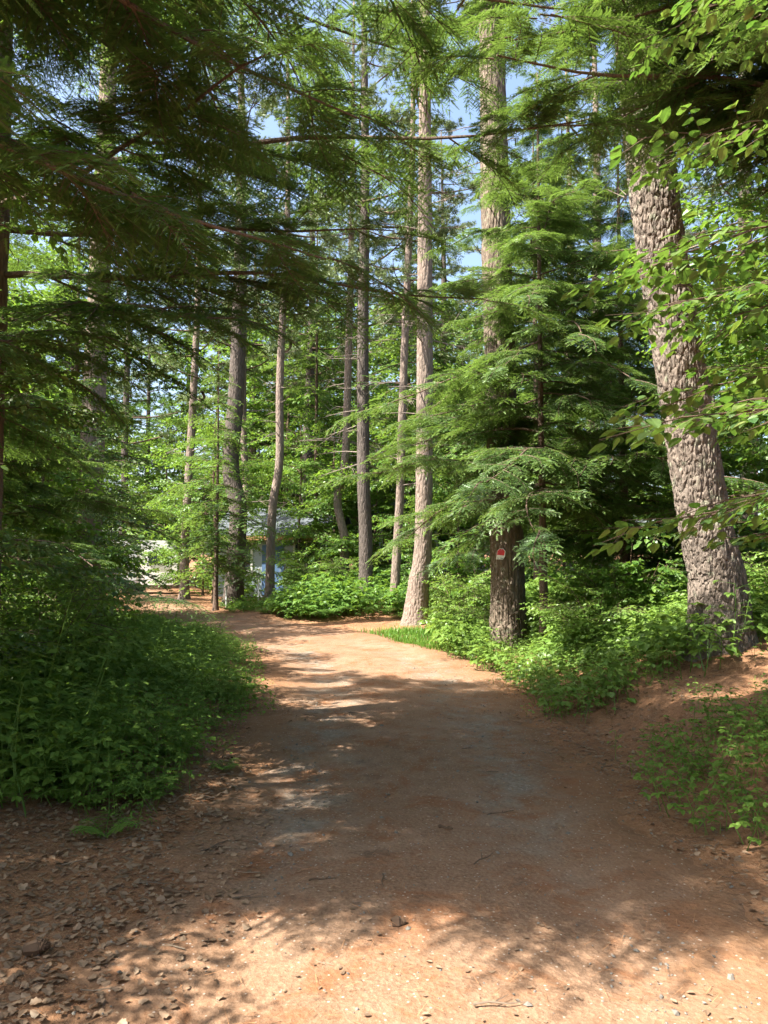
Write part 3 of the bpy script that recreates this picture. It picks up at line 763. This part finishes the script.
HB_N = [herb(LEAF_M, h, nl, s) for h, nl, s in ((.26, 6, .055), (.34, 7, .065), (.20, 5, .05), (.40, 9, .07), (.46, 10, .065))] + [herb(leaf(4, .36, .05), .28, 9, .08, False)]
HB_F = [herb(LEAF_F, h, nl, s) for h, nl, s in ((.4, 6, .14), (.5, 7, .16), (.3, 5, .12))]
FERN = [fern(7, .55), fern(6, .45), fern(8, .65)]
def carpet(name, label, cat, mat, pts, tms, smin=.7, smax=1.3):
    reseed(label)
    gs = []; idx = rng.integers(len(tms), size=len(pts))
    for k, tm in enumerate(tms):
        p = pts[idx == k]; n = len(p)
        if not n: continue
        a = rng.random(n) * 6.283; tl = rng.normal(0, .16, (n, 2))
        up = nrm(np.stack([tl[:, 0], tl[:, 1], np.ones(n)], -1))
        M = frames(np.stack([np.cos(a), np.sin(a), np.zeros(n)], -1), up)
        gs.append(inst(tm, M, np.stack([p[:, 0], p[:, 1], ground_z(p[:, 0], p[:, 1]) - .01], -1), rng.uniform(smin, smax, n) * (p[:, 2] if p.shape[1] > 2 else 1)))
    o = obj(name, G.cat(gs), mat); o['kind'] = 'stuff'; o['label'] = label; o['category'] = cat
    return o
def scatter(n, x0, x1, y0, y1, keep):
    reseed((n, x0, y0))
    x = rng.uniform(x0, x1, n); y = rng.uniform(y0, y1, n); d = road_d(x, y)
    w = keep(x, y, d); m = rng.random(n) < np.clip(w, 0, 1)
    return np.stack([x[m], y[m], .6 + .7 * vnoise(x[m] * .9, y[m] * .9)], -1)
# left side: lush knee-high carpet
lk = lambda x, y, d: sstep(1.35, 1.9, -d + .8 * fbm(x * 1.2, y * 1.2)) * (1 - sstep(6.5, 9, -d)) * sstep(4.1, 5.0, y + .25 * (d + 1.5) + .8 * fbm(x, y))
pts = scatter(12000, -8.5, 0, 3.6, 17, lk)
pts[:, 2] *= (.6 + .4 * sstep(1.4, 2.3, -road_d(pts[:, 0], pts[:, 1])) + .4 * sstep(1.8, 4.0, -road_d(pts[:, 0], pts[:, 1]))) * (1 - .45 * sstep(7.5, 10.5, pts[:, 1]))
carpet('undergrowth', 'lush knee high green herbs covering the shady left verge', 'undergrowth', HERB, pts, HB_N + [HB_N[3], herb(LEAF_M, .42, 7, .10), herb(LOBED, .45, 7, .085, False), herb(LEAF_F, .75, 12, .05, False), FERN[1]], .55, 1.45)
# fern mound in the middle distance, round to the bend
mk = lambda x, y, d: sstep(1.4, 1.8, d) * sstep(19.3, 20.1, y + .5 * fbm(x, y)) * (1 - sstep(25, 28, y)) * (1 - sstep(2.5, 4.5, x))
pts = scatter(4600, -6.5, 4.5, 17, 28, mk); pts[:, 2] *= 1.1 * (1 - .5 * sstep(2.2, 3.4, -pts[:, 0]))
carpet('undergrowth', 'ferns and herbs heaped on the mound at the inside of the bend', 'undergrowth', MAPLE, pts, HB_F + HB_N + [FERN[1]], .6, 1.7)
# right side: sunny weeds between the lane and the big pine
rk = lambda x, y, d: sstep(1.35, 1.8, d + .7 * fbm(x * 1.3, y * 1.3)) * sstep(6.9, 8.2, y - .35 * (d - 1.6) + 1.0 * fbm(x * .8, y * .8)) * (1 - sstep(6, 9, d))
pts = scatter(9500, 1.0, 9, 6.2, 17, rk); pts[:, 2] *= (1 + .4 * sstep(9, 12, pts[:, 1])) * (.72 + .6 * sstep(2.2, 3.2, pts[:, 0])) * (1 - .65 * np.exp(-((pts[:, 0] - 1.95) / .45) ** 2 - ((pts[:, 1] - 12.3) / 1.2) ** 2))
carpet('undergrowth', 'sunny yellow green weeds between the lane and the big leaning pine', 'undergrowth', WEED, pts, HB_N + [HB_F[0]])
nk = lambda x, y, d: sstep(1.45, 1.9, d + .5 * fbm(x * 2, y * 2)) * (1 - sstep(5.9, 6.6, y + .5 * fbm(x * 2, y * 2))) * sstep(4.0, 4.6, y - .3 * (d - 2))
pts = scatter(900, 1.4, 4.6, 3.6, 6.8, nk)
carpet('undergrowth', 'low dark green plants at the foot of the bank on the near right', 'undergrowth', HERB, pts, HB_N[:4], .5, 1.)
bk = lambda x, y, d: .22 * sstep(2.0, 2.6, d) * sstep(5, 6, y)
pts = scatter(600, 1.8, 6, 5, 10, bk)
carpet('undergrowth', 'scattered seedlings on the needle covered bank', 'undergrowth', WEED, pts, HB_N[:3], .4, .8)
wk = lambda x, y, d: sstep(2.0, 3.5, np.abs(d)) * sstep(16, 18, y) * np.where(mk(x, y, d) > .1, 0, 1) * np.where((y < 21) & (d > 0) & (x < 1.7), 0, 1)
pts = scatter(3600, -22, 20, 16, 46, wk); pts[:, 2] *= 1.6
carpet('undergrowth', 'green forest floor plants under the far trees', 'undergrowth', MAPLE, pts, HB_F)

def shrub_mesh(mat, H, ns, sprs, spread):
    reseed((H, ns))
    fol, wood = [], []
    for k in range(ns):
        a = k * 2.4 + rng.normal(0, .3); e = spread * rng.uniform(.4, 1.1); h = H * rng.uniform(.7, 1.1); t = np.linspace(0, 1, 6)
        ax = np.stack([np.cos(a) * e * t ** 1.3, np.sin(a) * e * t ** 1.3, h * t * (1.1 - .18 * t)], -1) + np.cumsum(rng.normal(0, .02, (6, 3)), 0)
        wood.append(tube(ax, np.linspace(.011, .003, 6), 4))
        for _ in range(11):
            tt = rng.uniform(.2, 1); p = np.array([np.interp(tt, t, ax[:, i]) for i in range(3)]); aa = a + rng.normal(0, 1.1)
            M = frames(np.array([[math.cos(aa), math.sin(aa), rng.normal(.05, .2)]]), UP[None] + rvec(1, .25))[0]
            g, w = sprs[rng.integers(len(sprs))]; s = rng.uniform(.4, .75)
            fol.append(g.moved(M, p, s, rng.random())); wood.append(w.moved(M, p, s))
    return mesh_of('foliage', G.cat(fol), mat), mesh_of('stems', G.cat(wood), TWIG)
SH = [shrub_mesh(HERB, 1.2, 9, BL_M, .75), shrub_mesh(WEED, 1.0, 10, BL_M, .7), shrub_mesh(MAPLE, 1.5, 9, BL_L, .8)]
for lab, x, y, k, rz, sc in (
        ('leafy shrub at the extreme left above the dark herbs', -3.5, 5.6, 0, .3, .95), ('low bushy shrub on the left verge behind the first herbs', -3.4, 7.6, 0, 1.1, 1.),
        ('rounded shrub on the left verge below the maple sapling', -3.6, 9.2, 0, 2.7, 1.1), ('shrub under the maples on the left verge', -4.8, 11.6, 0, 4.1, .9),
        ('shrub at the inner left corner of the bend', -7.2, 16.0, 0, 5.1, 1.1), ('shrub beside the far end of the lane', -8.6, 23.0, 2, .8, 1.2),
        ('yellow green shrub at the foot of the marker pine', 1.65, 14.6, 1, 1.9, 1.0), ('sunlit shrub right of the marker pine', 2.9, 10.6, 1, 3.0, .95),
        ('spreading shrub between the marker pine and the big plated pine', 3.5, 11.2, 2, 4.5, .9), ('shrub on the bank behind the big plated pine', 4.8, 9.9, 1, 5.5, 1.),
        ('bright shrub right of the sunlit swollen-based pine', 1.7, 18.3, 1, .4, 1.25), ('taller shrub in front of the porch lattice', 2.6, 20.5, 2, 2.0, 1.25),
        ('shrub on the crest of the fern mound', -1.3, 23.8, 0, 3.8, 1.0), ('shrub on the fern mound nearest the handrail', -2.2, 22.6, 0, 1.5, 1.0),
        ('bright shrub under the cottage wall', -2.6, 29.0, 1, 2.2, 1.5)):
    root = thing('shrub', lab, 'shrub', at(x, y), 'shrubs under the trees', rz, sc)
    link('foliage', SH[k][0], root); link('stems', SH[k][1], root)

# grass strip by the clearing
def blade():
    return G([(-.04, 0, 0), (.04, 0, 0), (-.03, .1, .55), (.03, .1, .55), (0, .35, 1.)], [(0, 1, 3), (0, 3, 2), (2, 3, 4)])
gk = lambda x, y, d: sstep(1.6, 2.1, d) * np.exp(-((y - 16.2 + .12 * x + .4 * fbm(x, y)) / .55) ** 2) + .9 * sstep(-.2, .6, x) * sstep(1.3, 1.7, d) * np.exp(-((y - 15.3) / 1.6) ** 2)
pts = scatter(30000, -2.5, 2.4, 13.5, 18, gk)
carpet('grass', 'short sunny grass strip at the mouth of the clearing', 'grass', GRASS, pts, [blade()], .05, .15)
pts = scatter(900, 1.0, 2.4, 8, 15, lambda x, y, d: sstep(1.45, 1.6, d) * (1 - sstep(1.9, 2.2, d)))
carpet('grass', 'grass tufts on the right edge of the lane', 'grass', GRASS, pts, [blade()], .06, .2)

# leaf litter, needles, gravel
STICKM = leaf_mat('twig_wood', (.06, .04, .028), (.2, .15, .11), (.1, .07, .05), (.1, .1, .1), 0., .02, .7)
def litter(name, label, mat, pts, tm, s0, s1, lift=.012, tilt=.3):
    n = len(pts); a = rng.random(n) * 6.283
    D = np.stack([np.cos(a), np.sin(a), rng.normal(0, tilt * .5, n)], -1)
    Z = ground_z(pts[:, 0], pts[:, 1]); dd = np.abs(road_d(pts[:, 0], pts[:, 1]))
    Z = Z + .034 * (1 - sstep(.9, 1.5, dd)) + lift * rng.uniform(.4, 1.6, n)
    sg = rng.choice([-1, 1], n)
    g = inst(tm, frames(D, UP * sg[:, None] + rvec(n, tilt)), np.stack([pts[:, 0], pts[:, 1], Z], -1), rng.uniform(s0, s1, n))
    o = obj(name, g, mat); o['kind'] = 'stuff'; o['label'] = label; o['category'] = 'leaf litter'
pts = scatter(26000, -4.0, 0, 2.2, 9, lambda x, y, d: sstep(.7, 1.7, -d + .7 * fbm(x * 2, y * 2)) * (.3 + .7 * (1 - sstep(4.5, 7, y))))
litter('leaf_litter', 'brown fallen leaves strewn along the left verge', LITTER, pts, leaf(6, .40, .10, .16, .22), .014, .045, .005, .24)
pts = scatter(15000, 1, 5, 2.4, 13, lambda x, y, d: sstep(1.0, 1.7, d + .6 * fbm(x * 2, y * 2)) * (1 - sstep(2.4, 3.6, d)) * .8)
litter('leaf_litter', 'pale dead leaves strewn along the foot of the right bank', LITTER, pts, leaf(6, .40, .10, .16, .22), .014, .045, .005, .24)
pts = scatter(4200, -1.7, 2.0, 2.3, 12, lambda x, y, d: .5 + 0 * x)
litter('leaf_litter', 'bits of dead leaf and bark lying on the lane', LITTER, pts, leaf(3, .3, .08, .1), .008, .034, .002, .12)
pts = scatter(26000, -3, 6, 2.2, 11, lambda x, y, d: .28 + .75 * sstep(1.2, 1.9, np.abs(d)))
litter('pine_needles', 'rusty fallen pine needles on the banks and lane edge', NEEDLE_LIT, pts, G([(0, -.012, 0), (0, .012, 0), (1, 0, .05)], [(0, 1, 2)]), .06, .12, .012, .15)
pts = scatter(1500, -3.2, 4, 2.3, 11, lambda x, y, d: .10 + .5 * sstep(.9, 1.6, np.abs(d)))
tw = tube(np.array([(0, 0, 0), (.3, .05, .02), (.62, .01, .01), (1, .09, 0)]), [.022, .02, .016, .008], 4)
tw2 = G.cat([tw, tube(np.array([(.4, .04, .02), (.7, .26, .03)]), [.014, .006], 4)])
litter('twig_litter', 'broken twigs and bark scraps among the dead leaves', STICKM, pts[:len(pts) // 2], tw, .05, .16, .006, .06)
litter('twig_litter', 'thin forked twigs lying about the lane edges', STICKM, pts[len(pts) // 2:], tw2, .05, .2, .006, .06)
ico = np.array([(0, 0, 1), (.9, 0, .2), (.28, .85, .2), (-.72, .53, .2), (-.72, -.53, .2), (.28, -.85, .2), (0, 0, -.4)]) * [1, .8, .6]
icoF = [(0, i, i % 5 + 1) for i in range(1, 6)] + [(6, i % 5 + 1, i) for i in range(1, 6)]
pts = scatter(14000, -1.6, 2.1, 2.2, 13, lambda x, y, d: .12 + .75 * np.exp(-((np.abs(d) - .75) / .3) ** 2) * sstep(.5, .65, vnoise(x * .8 + 3, y * .45)) + .25 * np.exp(-((d - 1.5) / .3) ** 2))
n = len(pts); a = rng.random(n) * 6.283
g = inst(G(ico, icoF), frames(np.stack([np.cos(a), np.sin(a), rng.normal(0, .3, n)], -1), UP + rvec(n, .3)),
         np.stack([pts[:, 0], pts[:, 1], ground_z(pts[:, 0], pts[:, 1]) + .031 * (1 - sstep(1.1, 1.6, np.abs(road_d(pts[:, 0], pts[:, 1]))))], -1), np.exp(rng.normal(math.log(.0062), .45, n)))
STONE = leaf_mat('gravel_stone', (.09, .078, .068), (.20, .178, .155), (.2, .13, .1), (.2, .2, .2), 0., .03, .7)
o = obj('gravel', g, STONE, smooth=False); o['kind'] = 'stuff'; o['label'] = 'small grey stones worn out of the lane'; o['category'] = 'gravel'

# ------------------------------------------------------------------ small single things
CONE = plain('cone_scale', (.11, .07, .045), .8, var=.25, scale=30, spec=.2)
def pine_cone(label, x, y, L, rz):
    gs = []; n = 70
    for k in range(n):
        u = (k + .5) / n; a = k * 2.4; r = .2 * L * math.sin(math.pi * (u * .82 + .12)) + .01
        d = np.array([[.55, math.cos(a), math.sin(a)]])
        gs.append(inst(leaf(3, .42, .12, -.15), frames(d, np.array([[1., 0, 0]]) * 1 + rvec(1, .05)), np.array([[(u - .5) * L * .9, 0, 0]]), np.array([r * 1.25])))
    core = tube(np.array([(-.48 * L, 0, 0), (0, 0, 0), (.45 * L, 0, 0)]), [.02, .03, .008], 6)
    root = thing('pine_cone', label, 'pine cone', (x, y, float(ground_z(x, y)) + .2 * L * .7 + (.03 if abs(road_d(x, y)) < 1 else .015)), None, rz)
    place(root, 'scales', G.cat(gs), CONE); place(root, 'core', core, CONE)
pine_cone('open pine cone among the dead leaves at lower left', -1.38, 3.16, .10, .4)
pine_cone('dark pine cone lying in the middle of the lane', .06, 3.42, .06, .2)
STICK = plain('stick_bark', (.10, .068, .045), .9, var=.3, scale=25, spec=.1)
for lab, x, y, L, rz, r in (('thick dark bark stick left of the lane middle', -.98, 3.75, .13, -.15, .010), ('thin stick lying across the shaded left wheel track', -.30, 3.9, .14, .2, .004),
                            ('curved twig on the right side of the lane', .72, 4.9, .2, .5, .005), ('pale broken twig by the dead leaves on the right', 1.45, 4.15, .2, .35, .004),
                            ('short dark stick in the right wheel track', .36, 4.6, .09, -.4, .009)):
    u = np.linspace(0, 1, 9); z = .03 if abs(road_d(x, y)) < 1.2 else .02
    pth = np.stack([(u - .5) * L, .05 * L * np.sin(u * 5), np.full(9, float(ground_z(x, y)) + z + r * .7) + .004 * np.sin(u * 9)], -1)
    g = tube(pth - [0, 0, pth[0, 2]], r * (1 - .45 * u) * (1 + .25 * np.sin(u * 17)), 7)
    e = tube(np.array([(.1 * L, 0, r * .3), (.22 * L, .12 * L, r)]), [r * .5, r * .2], 5)
    o = obj('stick', G.cat([g, e]), STICK, None, True, (x, y, float(pth[0, 2]))); o.rotation_euler = (0, 0, rz); tag(o, lab, 'stick')

# trail marker nailed to the shaggy pine
def marker():
    x, y, z = 1.975, 13.3 - .27, 1.70
    WH = plain('white_enamel', (.75, .75, .73), .4, var=.06, scale=20); RD = plain('red_enamel', (.62, .03, .035), .4, var=.1, scale=20); GR = plain('teal_ink', (.12, .25, .26), .5); ST = plain('steel_nail', (.3, .29, .28), .4, 1.)
    root = thing('trail_marker', 'small red and white marker nailed to the shaggy pine trunk', 'sign', (x, y, z), None, .0); root.rotation_euler = (R(-4), R(8), R(-28))
    def plate(pts, y0, y1):
        n = len(pts); V = [(a, y0, b) for a, b in pts] + [(a, y1, b) for a, b in pts]
        F = [(0, i, i + 1) for i in range(1, n - 1)] + [(n, n + i + 1, n + i) for i in range(1, n - 1)]
        for i in range(n): j = (i + 1) % n; F += [(i, n + i, n + j), (i, n + j, j)]
        return G(V, F)
    place(root, 'plate', plate([(-.075, -.10), (.05, -.085), (.078, -.03), (.075, .06), (.03, .095), (-.03, .098), (-.07, .05)], -.004, .004), WH)
    place(root, 'red_panel', plate([(-.066, -.022), (.062, -.016), (.064, .055), (.027, .086), (-.027, .089), (-.06, .045)], -.0065, -.0045), RD)
    place(root, 'lettering', G.cat([box(.0, -.0062, -.074, .05, -.0045, -.062), box(-.05, -.0062, -.078, -.02, -.0045, -.070)]), GR)
    place(root, 'nail', tube(np.array([(0, .05, .07), (0, -.008, .07), (0, -.011, .07)]), [.003, .003, .006], 8), ST)
marker()

# ------------------------------------------------------------------ cottage, porch, handrail, trailer
def siding(name, col):
    m, nt, out = newmat(name)
    tc = N(nt, 'ShaderNodeTexCoord'); sp = N(nt, 'ShaderNodeSeparateXYZ'); nt.links.new(tc.outputs['Object'], sp.inputs[0])
    w = N(nt, 'ShaderNodeMath', operation='MULTIPLY'); nt.links.new(sp.outputs['Z'], w.inputs[0]); w.inputs[1].default_value = 1 / .14
    f = N(nt, 'ShaderNodeMath', operation='FRACT'); nt.links.new(w.outputs[0], f.inputs[0])
    nz = N(nt, 'ShaderNodeTexNoise'); nz.inputs['Scale'].default_value = 3; nt.links.new(tc.outputs['Object'], nz.inputs['Vector'])
    c = mixcol(nt, nz.outputs['Fac'], tuple(x * .85 for x in col), tuple(x * 1.12 for x in col))
    b = N(nt, 'ShaderNodeBump'); b.inputs['Strength'].default_value = 1.; b.inputs['Distance'].default_value = .02; nt.links.new(f.outputs[0], b.inputs['Height'])
    p = N(nt, 'ShaderNodeBsdfPrincipled'); p.inputs['Roughness'].default_value = .6
    nt.links.new(c, p.inputs['Base Color']); nt.links.new(b.outputs[0], p.inputs['Normal']); nt.links.new(p.outputs[0], out.inputs[0])
    return m
SID = siding('blue_grey_siding', (.33, .39, .45)); WHITE = plain('white_paint', (.78, .78, .77), .5, var=.05); ROOFM = plain('grey_shingles', (.08, .095, .11), .85, var=.2, scale=15, bump=.4)
GLASS = plain('window_glass', (.03, .04, .05), .08, var=.1, spec=.8); BLUE = plain('blue_paint', (.07, .13, .24), .5); TAN = plain('tan_wood', (.36, .19, .09), .7, var=.2, scale=5)
BROWN = plain('brown_wood', (.12, .07, .045), .75, var=.2, scale=6); GREYP = plain('grey_paint', (.5, .53, .54), .6, var=.06)
ALU = plain('galvanised_tube', (.62, .62, .6), .35, .6, var=.06)
def cottage():
    x, y = -4.2, 33.5
    root = thing('cottage', 'blue grey clapboard cottage behind the trees beyond the fern mound', 'cottage', (x, y, float(ground_z(x, y))), None, R(-8))
    w, d, h = 2.3, 2.2, 2.5
    V = [(-w, -d, 0), (w, -d, 0), (w, d, 0), (-w, d, 0), (-w, -d, h), (w, -d, h), (w, d, h), (-w, d, h), (-w, 0, h + 1.05), (w, 0, h + 1.05)]
    F = [(0, 1, 5), (0, 5, 4), (1, 2, 6), (1, 6, 5), (2, 3, 7), (2, 7, 6), (3, 0, 4), (3, 4, 7), (4, 7, 8), (5, 9, 6)]
    place(root, 'wall', G(V, F), SID)
    def slab(sy):
        e = d + .35; a = np.array([(-w - .3, sy * e, h - .12), (w + .3, sy * e, h - .12), (w + .3, 0, h + 1.13), (-w - .3, 0, h + 1.13)])
        V = np.concatenate([a, a + [0, 0, .12]]); F = [(0, 1, 2), (0, 2, 3), (4, 6, 5), (4, 7, 6)]
        for i in range(4): j = (i + 1) % 4; F += [(i, 4 + i, 4 + j), (i, 4 + j, j)]
        return G(V, F)
    rf = place(root, 'roof', G.cat([slab(-1), slab(1)]), ROOFM)
    place(root, 'chimney', box(1.2, .3, h + .6, 1.65, .8, h + 1.8), BROWN).parent = rf
    place(root, 'fascia', box(-w - .3, -d - .41, h - .2, w + .3, -d - .37, h - .03), TAN)
    for wx in (-1.4, 1.4):
        fr = place(root, 'window', G.cat([box(wx - .55, -d - .05, 1.0, wx + .55, -d - .005, 1.08), box(wx - .55, -d - .05, 2.2, wx + .55, -d - .005, 2.28), box(wx - .55, -d - .05, 1.08, wx - .47, -d - .005, 2.2), box(wx + .47, -d - .05, 1.08, wx + .55, -d - .005, 2.2), box(wx - .03, -d - .045, 1.08, wx + .03, -d - .005, 2.2)]), WHITE)
        place(root, 'pane', box(wx - .47, -d - .02, 1.08, wx + .47, -d - .004, 2.2), GLASS).parent = fr
    dr = place(root, 'door', box(-.45, -d - .04, .05, .45, -d - .004, 2.1), BLUE)
    place(root, 'handle', tube(np.array([(.33, -d - .09, 1.0), (.33, -d - .09, 1.14)]), .012, 6), ALU).parent = dr
cottage()
def porch():
    x, y = 2.0, 29.5
    root = thing('porch', 'pale porch with lattice skirting glimpsed right of the sunlit swollen-based pine', 'porch', (x, y, float(ground_z(x, y))), None, R(4))
    place(root, 'deck', box(-2.2, -.1, .72, 2.2, 2.6, .84), BROWN)
    L = []
    for k in range(-14, 15):
        for s in (-1, 1):
            x0 = k * .16; L.append((x0, x0 + s * .66))
    st = []
    for a, b in L:
        if min(a, b) < -2.15 or max(a, b) > 2.15: continue
        s = .014 if b > a else .0
        st.append(G([(a, -.05 - s, .03), (a + .045, -.05 - s, .03), (b + .045, -.05 - s, .69), (b, -.05 - s, .69), (a, -.038 - s, .03), (a + .045, -.038 - s, .03), (b + .045, -.038 - s, .69), (b, -.038 - s, .69)],
                    [(0, 1, 2), (0, 2, 3), (4, 6, 5), (4, 7, 6), (0, 3, 7), (0, 7, 4), (1, 5, 6), (1, 6, 2)]))
    place(root, 'lattice', G.cat(st), GREYP)
    place(root, 'rail', G.cat([box(-2.2, -.06, 1.55, 2.2, .02, 1.63), box(-2.2, -.04, .95, 2.2, .0, 1.01)] + [box(-2.1 + .15 * k, -.035, 1.01, -2.06 + .15 * k, -.005, 1.55) for k in range(29)]), GREYP)
    for px in (-2.12, 0, 2.12): place(root, 'post', box(px - .06, -.09, 0, px + .06, .05, 2.9), GREYP)
    place(root, 'wall', box(-2.4, 2.62, 0, 2.4, 2.8, 3.0), siding('brown_siding', (.16, .11, .08)))
    V = [(-2.6, -.5, 2.9), (2.6, -.5, 2.9), (2.6, 2.9, 3.9), (-2.6, 2.9, 3.9)]; V = np.concatenate([V, np.array(V) + [0, 0, .12]])
    F = [(0, 1, 2), (0, 2, 3), (4, 6, 5), (4, 7, 6)]
    for i in range(4): j = (i + 1) % 4; F += [(i, 4 + i, 4 + j), (i, 4 + j, j)]
    place(root, 'roof', G(V, F), ROOFM)
porch()
def handrail():
    x, y = -5.3, 26
    root = thing('handrail', 'pale metal handrail climbing the bank beside the dark thick pine', 'handrail', at(x, y))
    place(root, 'post', tube(np.array([(0, 0, 0), (0, 0, .75)]), .024, 8), ALU, True); place(root, 'post', tube(np.array([(1.0, .5, 0), (1.0, .5, 1.32)]), .024, 8), ALU, True)
    place(root, 'rail', tube(np.array([(-.1, -.05, .7), (0, 0, .75), (1.0, .5, 1.32), (1.05, .52, 1.3)]), .024, 8), ALU, True)
handrail()
def trailer():
    x, y = -12.0, 36.5
    root = thing('camper_trailer', 'white camper trailer half hidden by leaves at the far left bend', 'trailer', (x, y, float(ground_z(x, y))), None, R(12))
    prof = [(-2.1, .45), (2.0, .45), (2.25, .9), (2.2, 1.9), (1.8, 2.5), (-1.9, 2.55), (-2.2, 2.2), (-2.25, .9)]
    n = len(prof); V = [(a, -1.05, b) for a, b in prof] + [(a, 1.05, b) for a, b in prof]
    F = [(0, i, i + 1) for i in range(1, n - 1)] + [(n, n + i + 1, n + i) for i in range(1, n - 1)]
    for i in range(n): j = (i + 1) % n; F += [(i, n + i, n + j), (i, n + j, j)]
    place(root, 'body', G(V, F), WHITE)
    for wx in (-1.2, 1.3):
        fr = place(root, 'window', box(wx - .42, -1.08, 1.4, wx + .42, -1.052, 2.0), GREYP); place(root, 'pane', box(wx - .37, -1.1, 1.45, wx + .37, -1.082, 1.95), GLASS).parent = fr
    dr = place(root, 'door', box(-.25, -1.075, .55, .4, -1.052, 2.2), GREYP); place(root, 'handle', box(-.18, -1.11, 1.25, -.12, -1.077, 1.4), ALU).parent = dr
    place(root, 'stripe', box(-2.15, -1.07, .98, -.27, -1.052, 1.12), BLUE)
    for s in (-1.0, 1.0):
        wh = place(root, 'wheel', tube(np.array([(.3, s - .1, .34), (.3, s + .1, .34)]), [.34, .34], 24), plain('tyre_rubber', (.03, .03, .03), .9)); place(root, 'rim', tube(np.array([(.3, s - .12, .34), (.3, s + .12, .34)]), [.18, .18], 16), ALU).parent = wh
    place(root, 'tow_bar', G.cat([tube(np.array([(2.2, -.5, .5), (3.2, 0, .5)]), .04, 6), tube(np.array([(2.2, .5, .5), (3.2, 0, .5)]), .04, 6)]), ALU)
trailer()

# ------------------------------------------------------------------ the far wood
def far_woods():
    reseed('far woods 2')
    gs, ws = [], []
    tmp = [broadleaf_geo(9, 3.2, 1.0, 22, [leaf_spray(LEAF_F, 1.1, .22, 5, .17, .5) for _ in range(3)], .12, 4.) for _ in range(2)]
    pl = [pine_crown(0, 12, 30, 3.4) for _ in range(2)]
    for k in range(108):
        if k < 86: a = R(rng.uniform(-40, 40)); dist = rng.uniform(46, 74)
        else: a = R(180 + (k - 96) * 8 + rng.uniform(-3, 3)); dist = rng.uniform(10, 26)      # the wood goes on behind the viewer
        x = math.sin(a) * dist; y = math.cos(a) * dist; z = float(ground_z(x, y)) - .1
        s = rng.uniform(.85, 1.4)
        if k >= 86 and x < -5: continue        # that side is open to the sun
        M = rotz(rng.random() * 6.28)
        if k % 2:
            t, f, w = tmp[rng.integers(2)]; gs.append(f.moved(M, (x, y, z), s, rng.random())); ws.append(G.cat([t, w]).moved(M, (x, y, z), s))
        else:
            f, w = pl[rng.integers(2)]; gs.append(f.moved(M, (x, y, z + 9), s, rng.random())); ws.append(w.moved(M, (x, y, z + 9), s)); ws.append(tube(np.array([(x, y, z), (x, y, z + 9 + 10 * s)]), [.24, .04], 8))
    g = G.cat(gs); w = G.cat(ws)
    me = mesh_of('woods', G.cat([g, w]), MAPLE); me.materials.append(BARK_D)
    mi = np.zeros(len(g.F) + len(w.F), np.int32); mi[len(g.F):] = 1; me.polygons.foreach_set('material_index', mi)
    o = link('far_woods', me); o['kind'] = 'stuff'; o['label'] = 'distant mixed wood closing the view'; o['category'] = 'woods'
far_woods()

# ------------------------------------------------------------------ camera, sun, sky
cam = bpy.data.cameras.new('camera'); co = bpy.data.objects.new('camera', cam); COL.objects.link(co)
co.location = (0, 0, 1.6); co.rotation_euler = (R(90 + 3.57), 0, 0)
cam.sensor_fit = 'VERTICAL'; cam.sensor_height = 36; cam.lens = 770 / 1024 * 36; cam.clip_end = 2000; cam.clip_start = .05
scene.camera = co
EL, AZ = R(52), (-.93, -.36)       # the sun stands left of and a little behind the camera
sd = Vector((AZ[0] * math.cos(EL), AZ[1] * math.cos(EL), math.sin(EL))).normalized()
sun = bpy.data.lights.new('sun', 'SUN'); sun.energy = 5; sun.angle = R(.5); sun.color = (1., .93, .82)
so = bpy.data.objects.new('sun', sun); COL.objects.link(so); so.rotation_euler = sd.to_track_quat('Z', 'Y').to_euler(); so.location = (-20, -10, 30)
w = bpy.data.worlds.new('World'); scene.world = w; w.use_nodes = True; nt = w.node_tree; nt.nodes.clear()
sky = N(nt, 'ShaderNodeTexSky', sky_type='NISHITA'); sky.sun_disc = False; sky.sun_elevation = EL; sky.sun_rotation = math.atan2(sd.x, sd.y)
sky.air_density = 1.; sky.dust_density = 3.5; sky.ozone_density = 1.
bg = N(nt, 'ShaderNodeBackground'); bg.inputs[1].default_value = .10; wo = N(nt, 'ShaderNodeOutputWorld')
nt.links.new(sky.outputs[0], bg.inputs[0]); nt.links.new(bg.outputs[0], wo.inputs[0])
scene.view_settings.view_transform = 'Standard'; scene.view_settings.look = 'None'
scene.view_settings.exposure = 2.12; scene.view_settings.gamma = 1
c = scene.cycles
c.max_bounces = 6; c.diffuse_bounces = 4; c.glossy_bounces = 2; c.transmission_bounces = 4; c.transparent_max_bounces = 4
c.use_denoising = True; c.denoising_prefilter = 'NONE'; c.denoiser = 'OPENIMAGEDENOISE'; c.use_adaptive_sampling = True; c.adaptive_threshold = .02
c.sample_clamp_indirect = 6; c.caustics_reflective = False; c.caustics_refractive = False
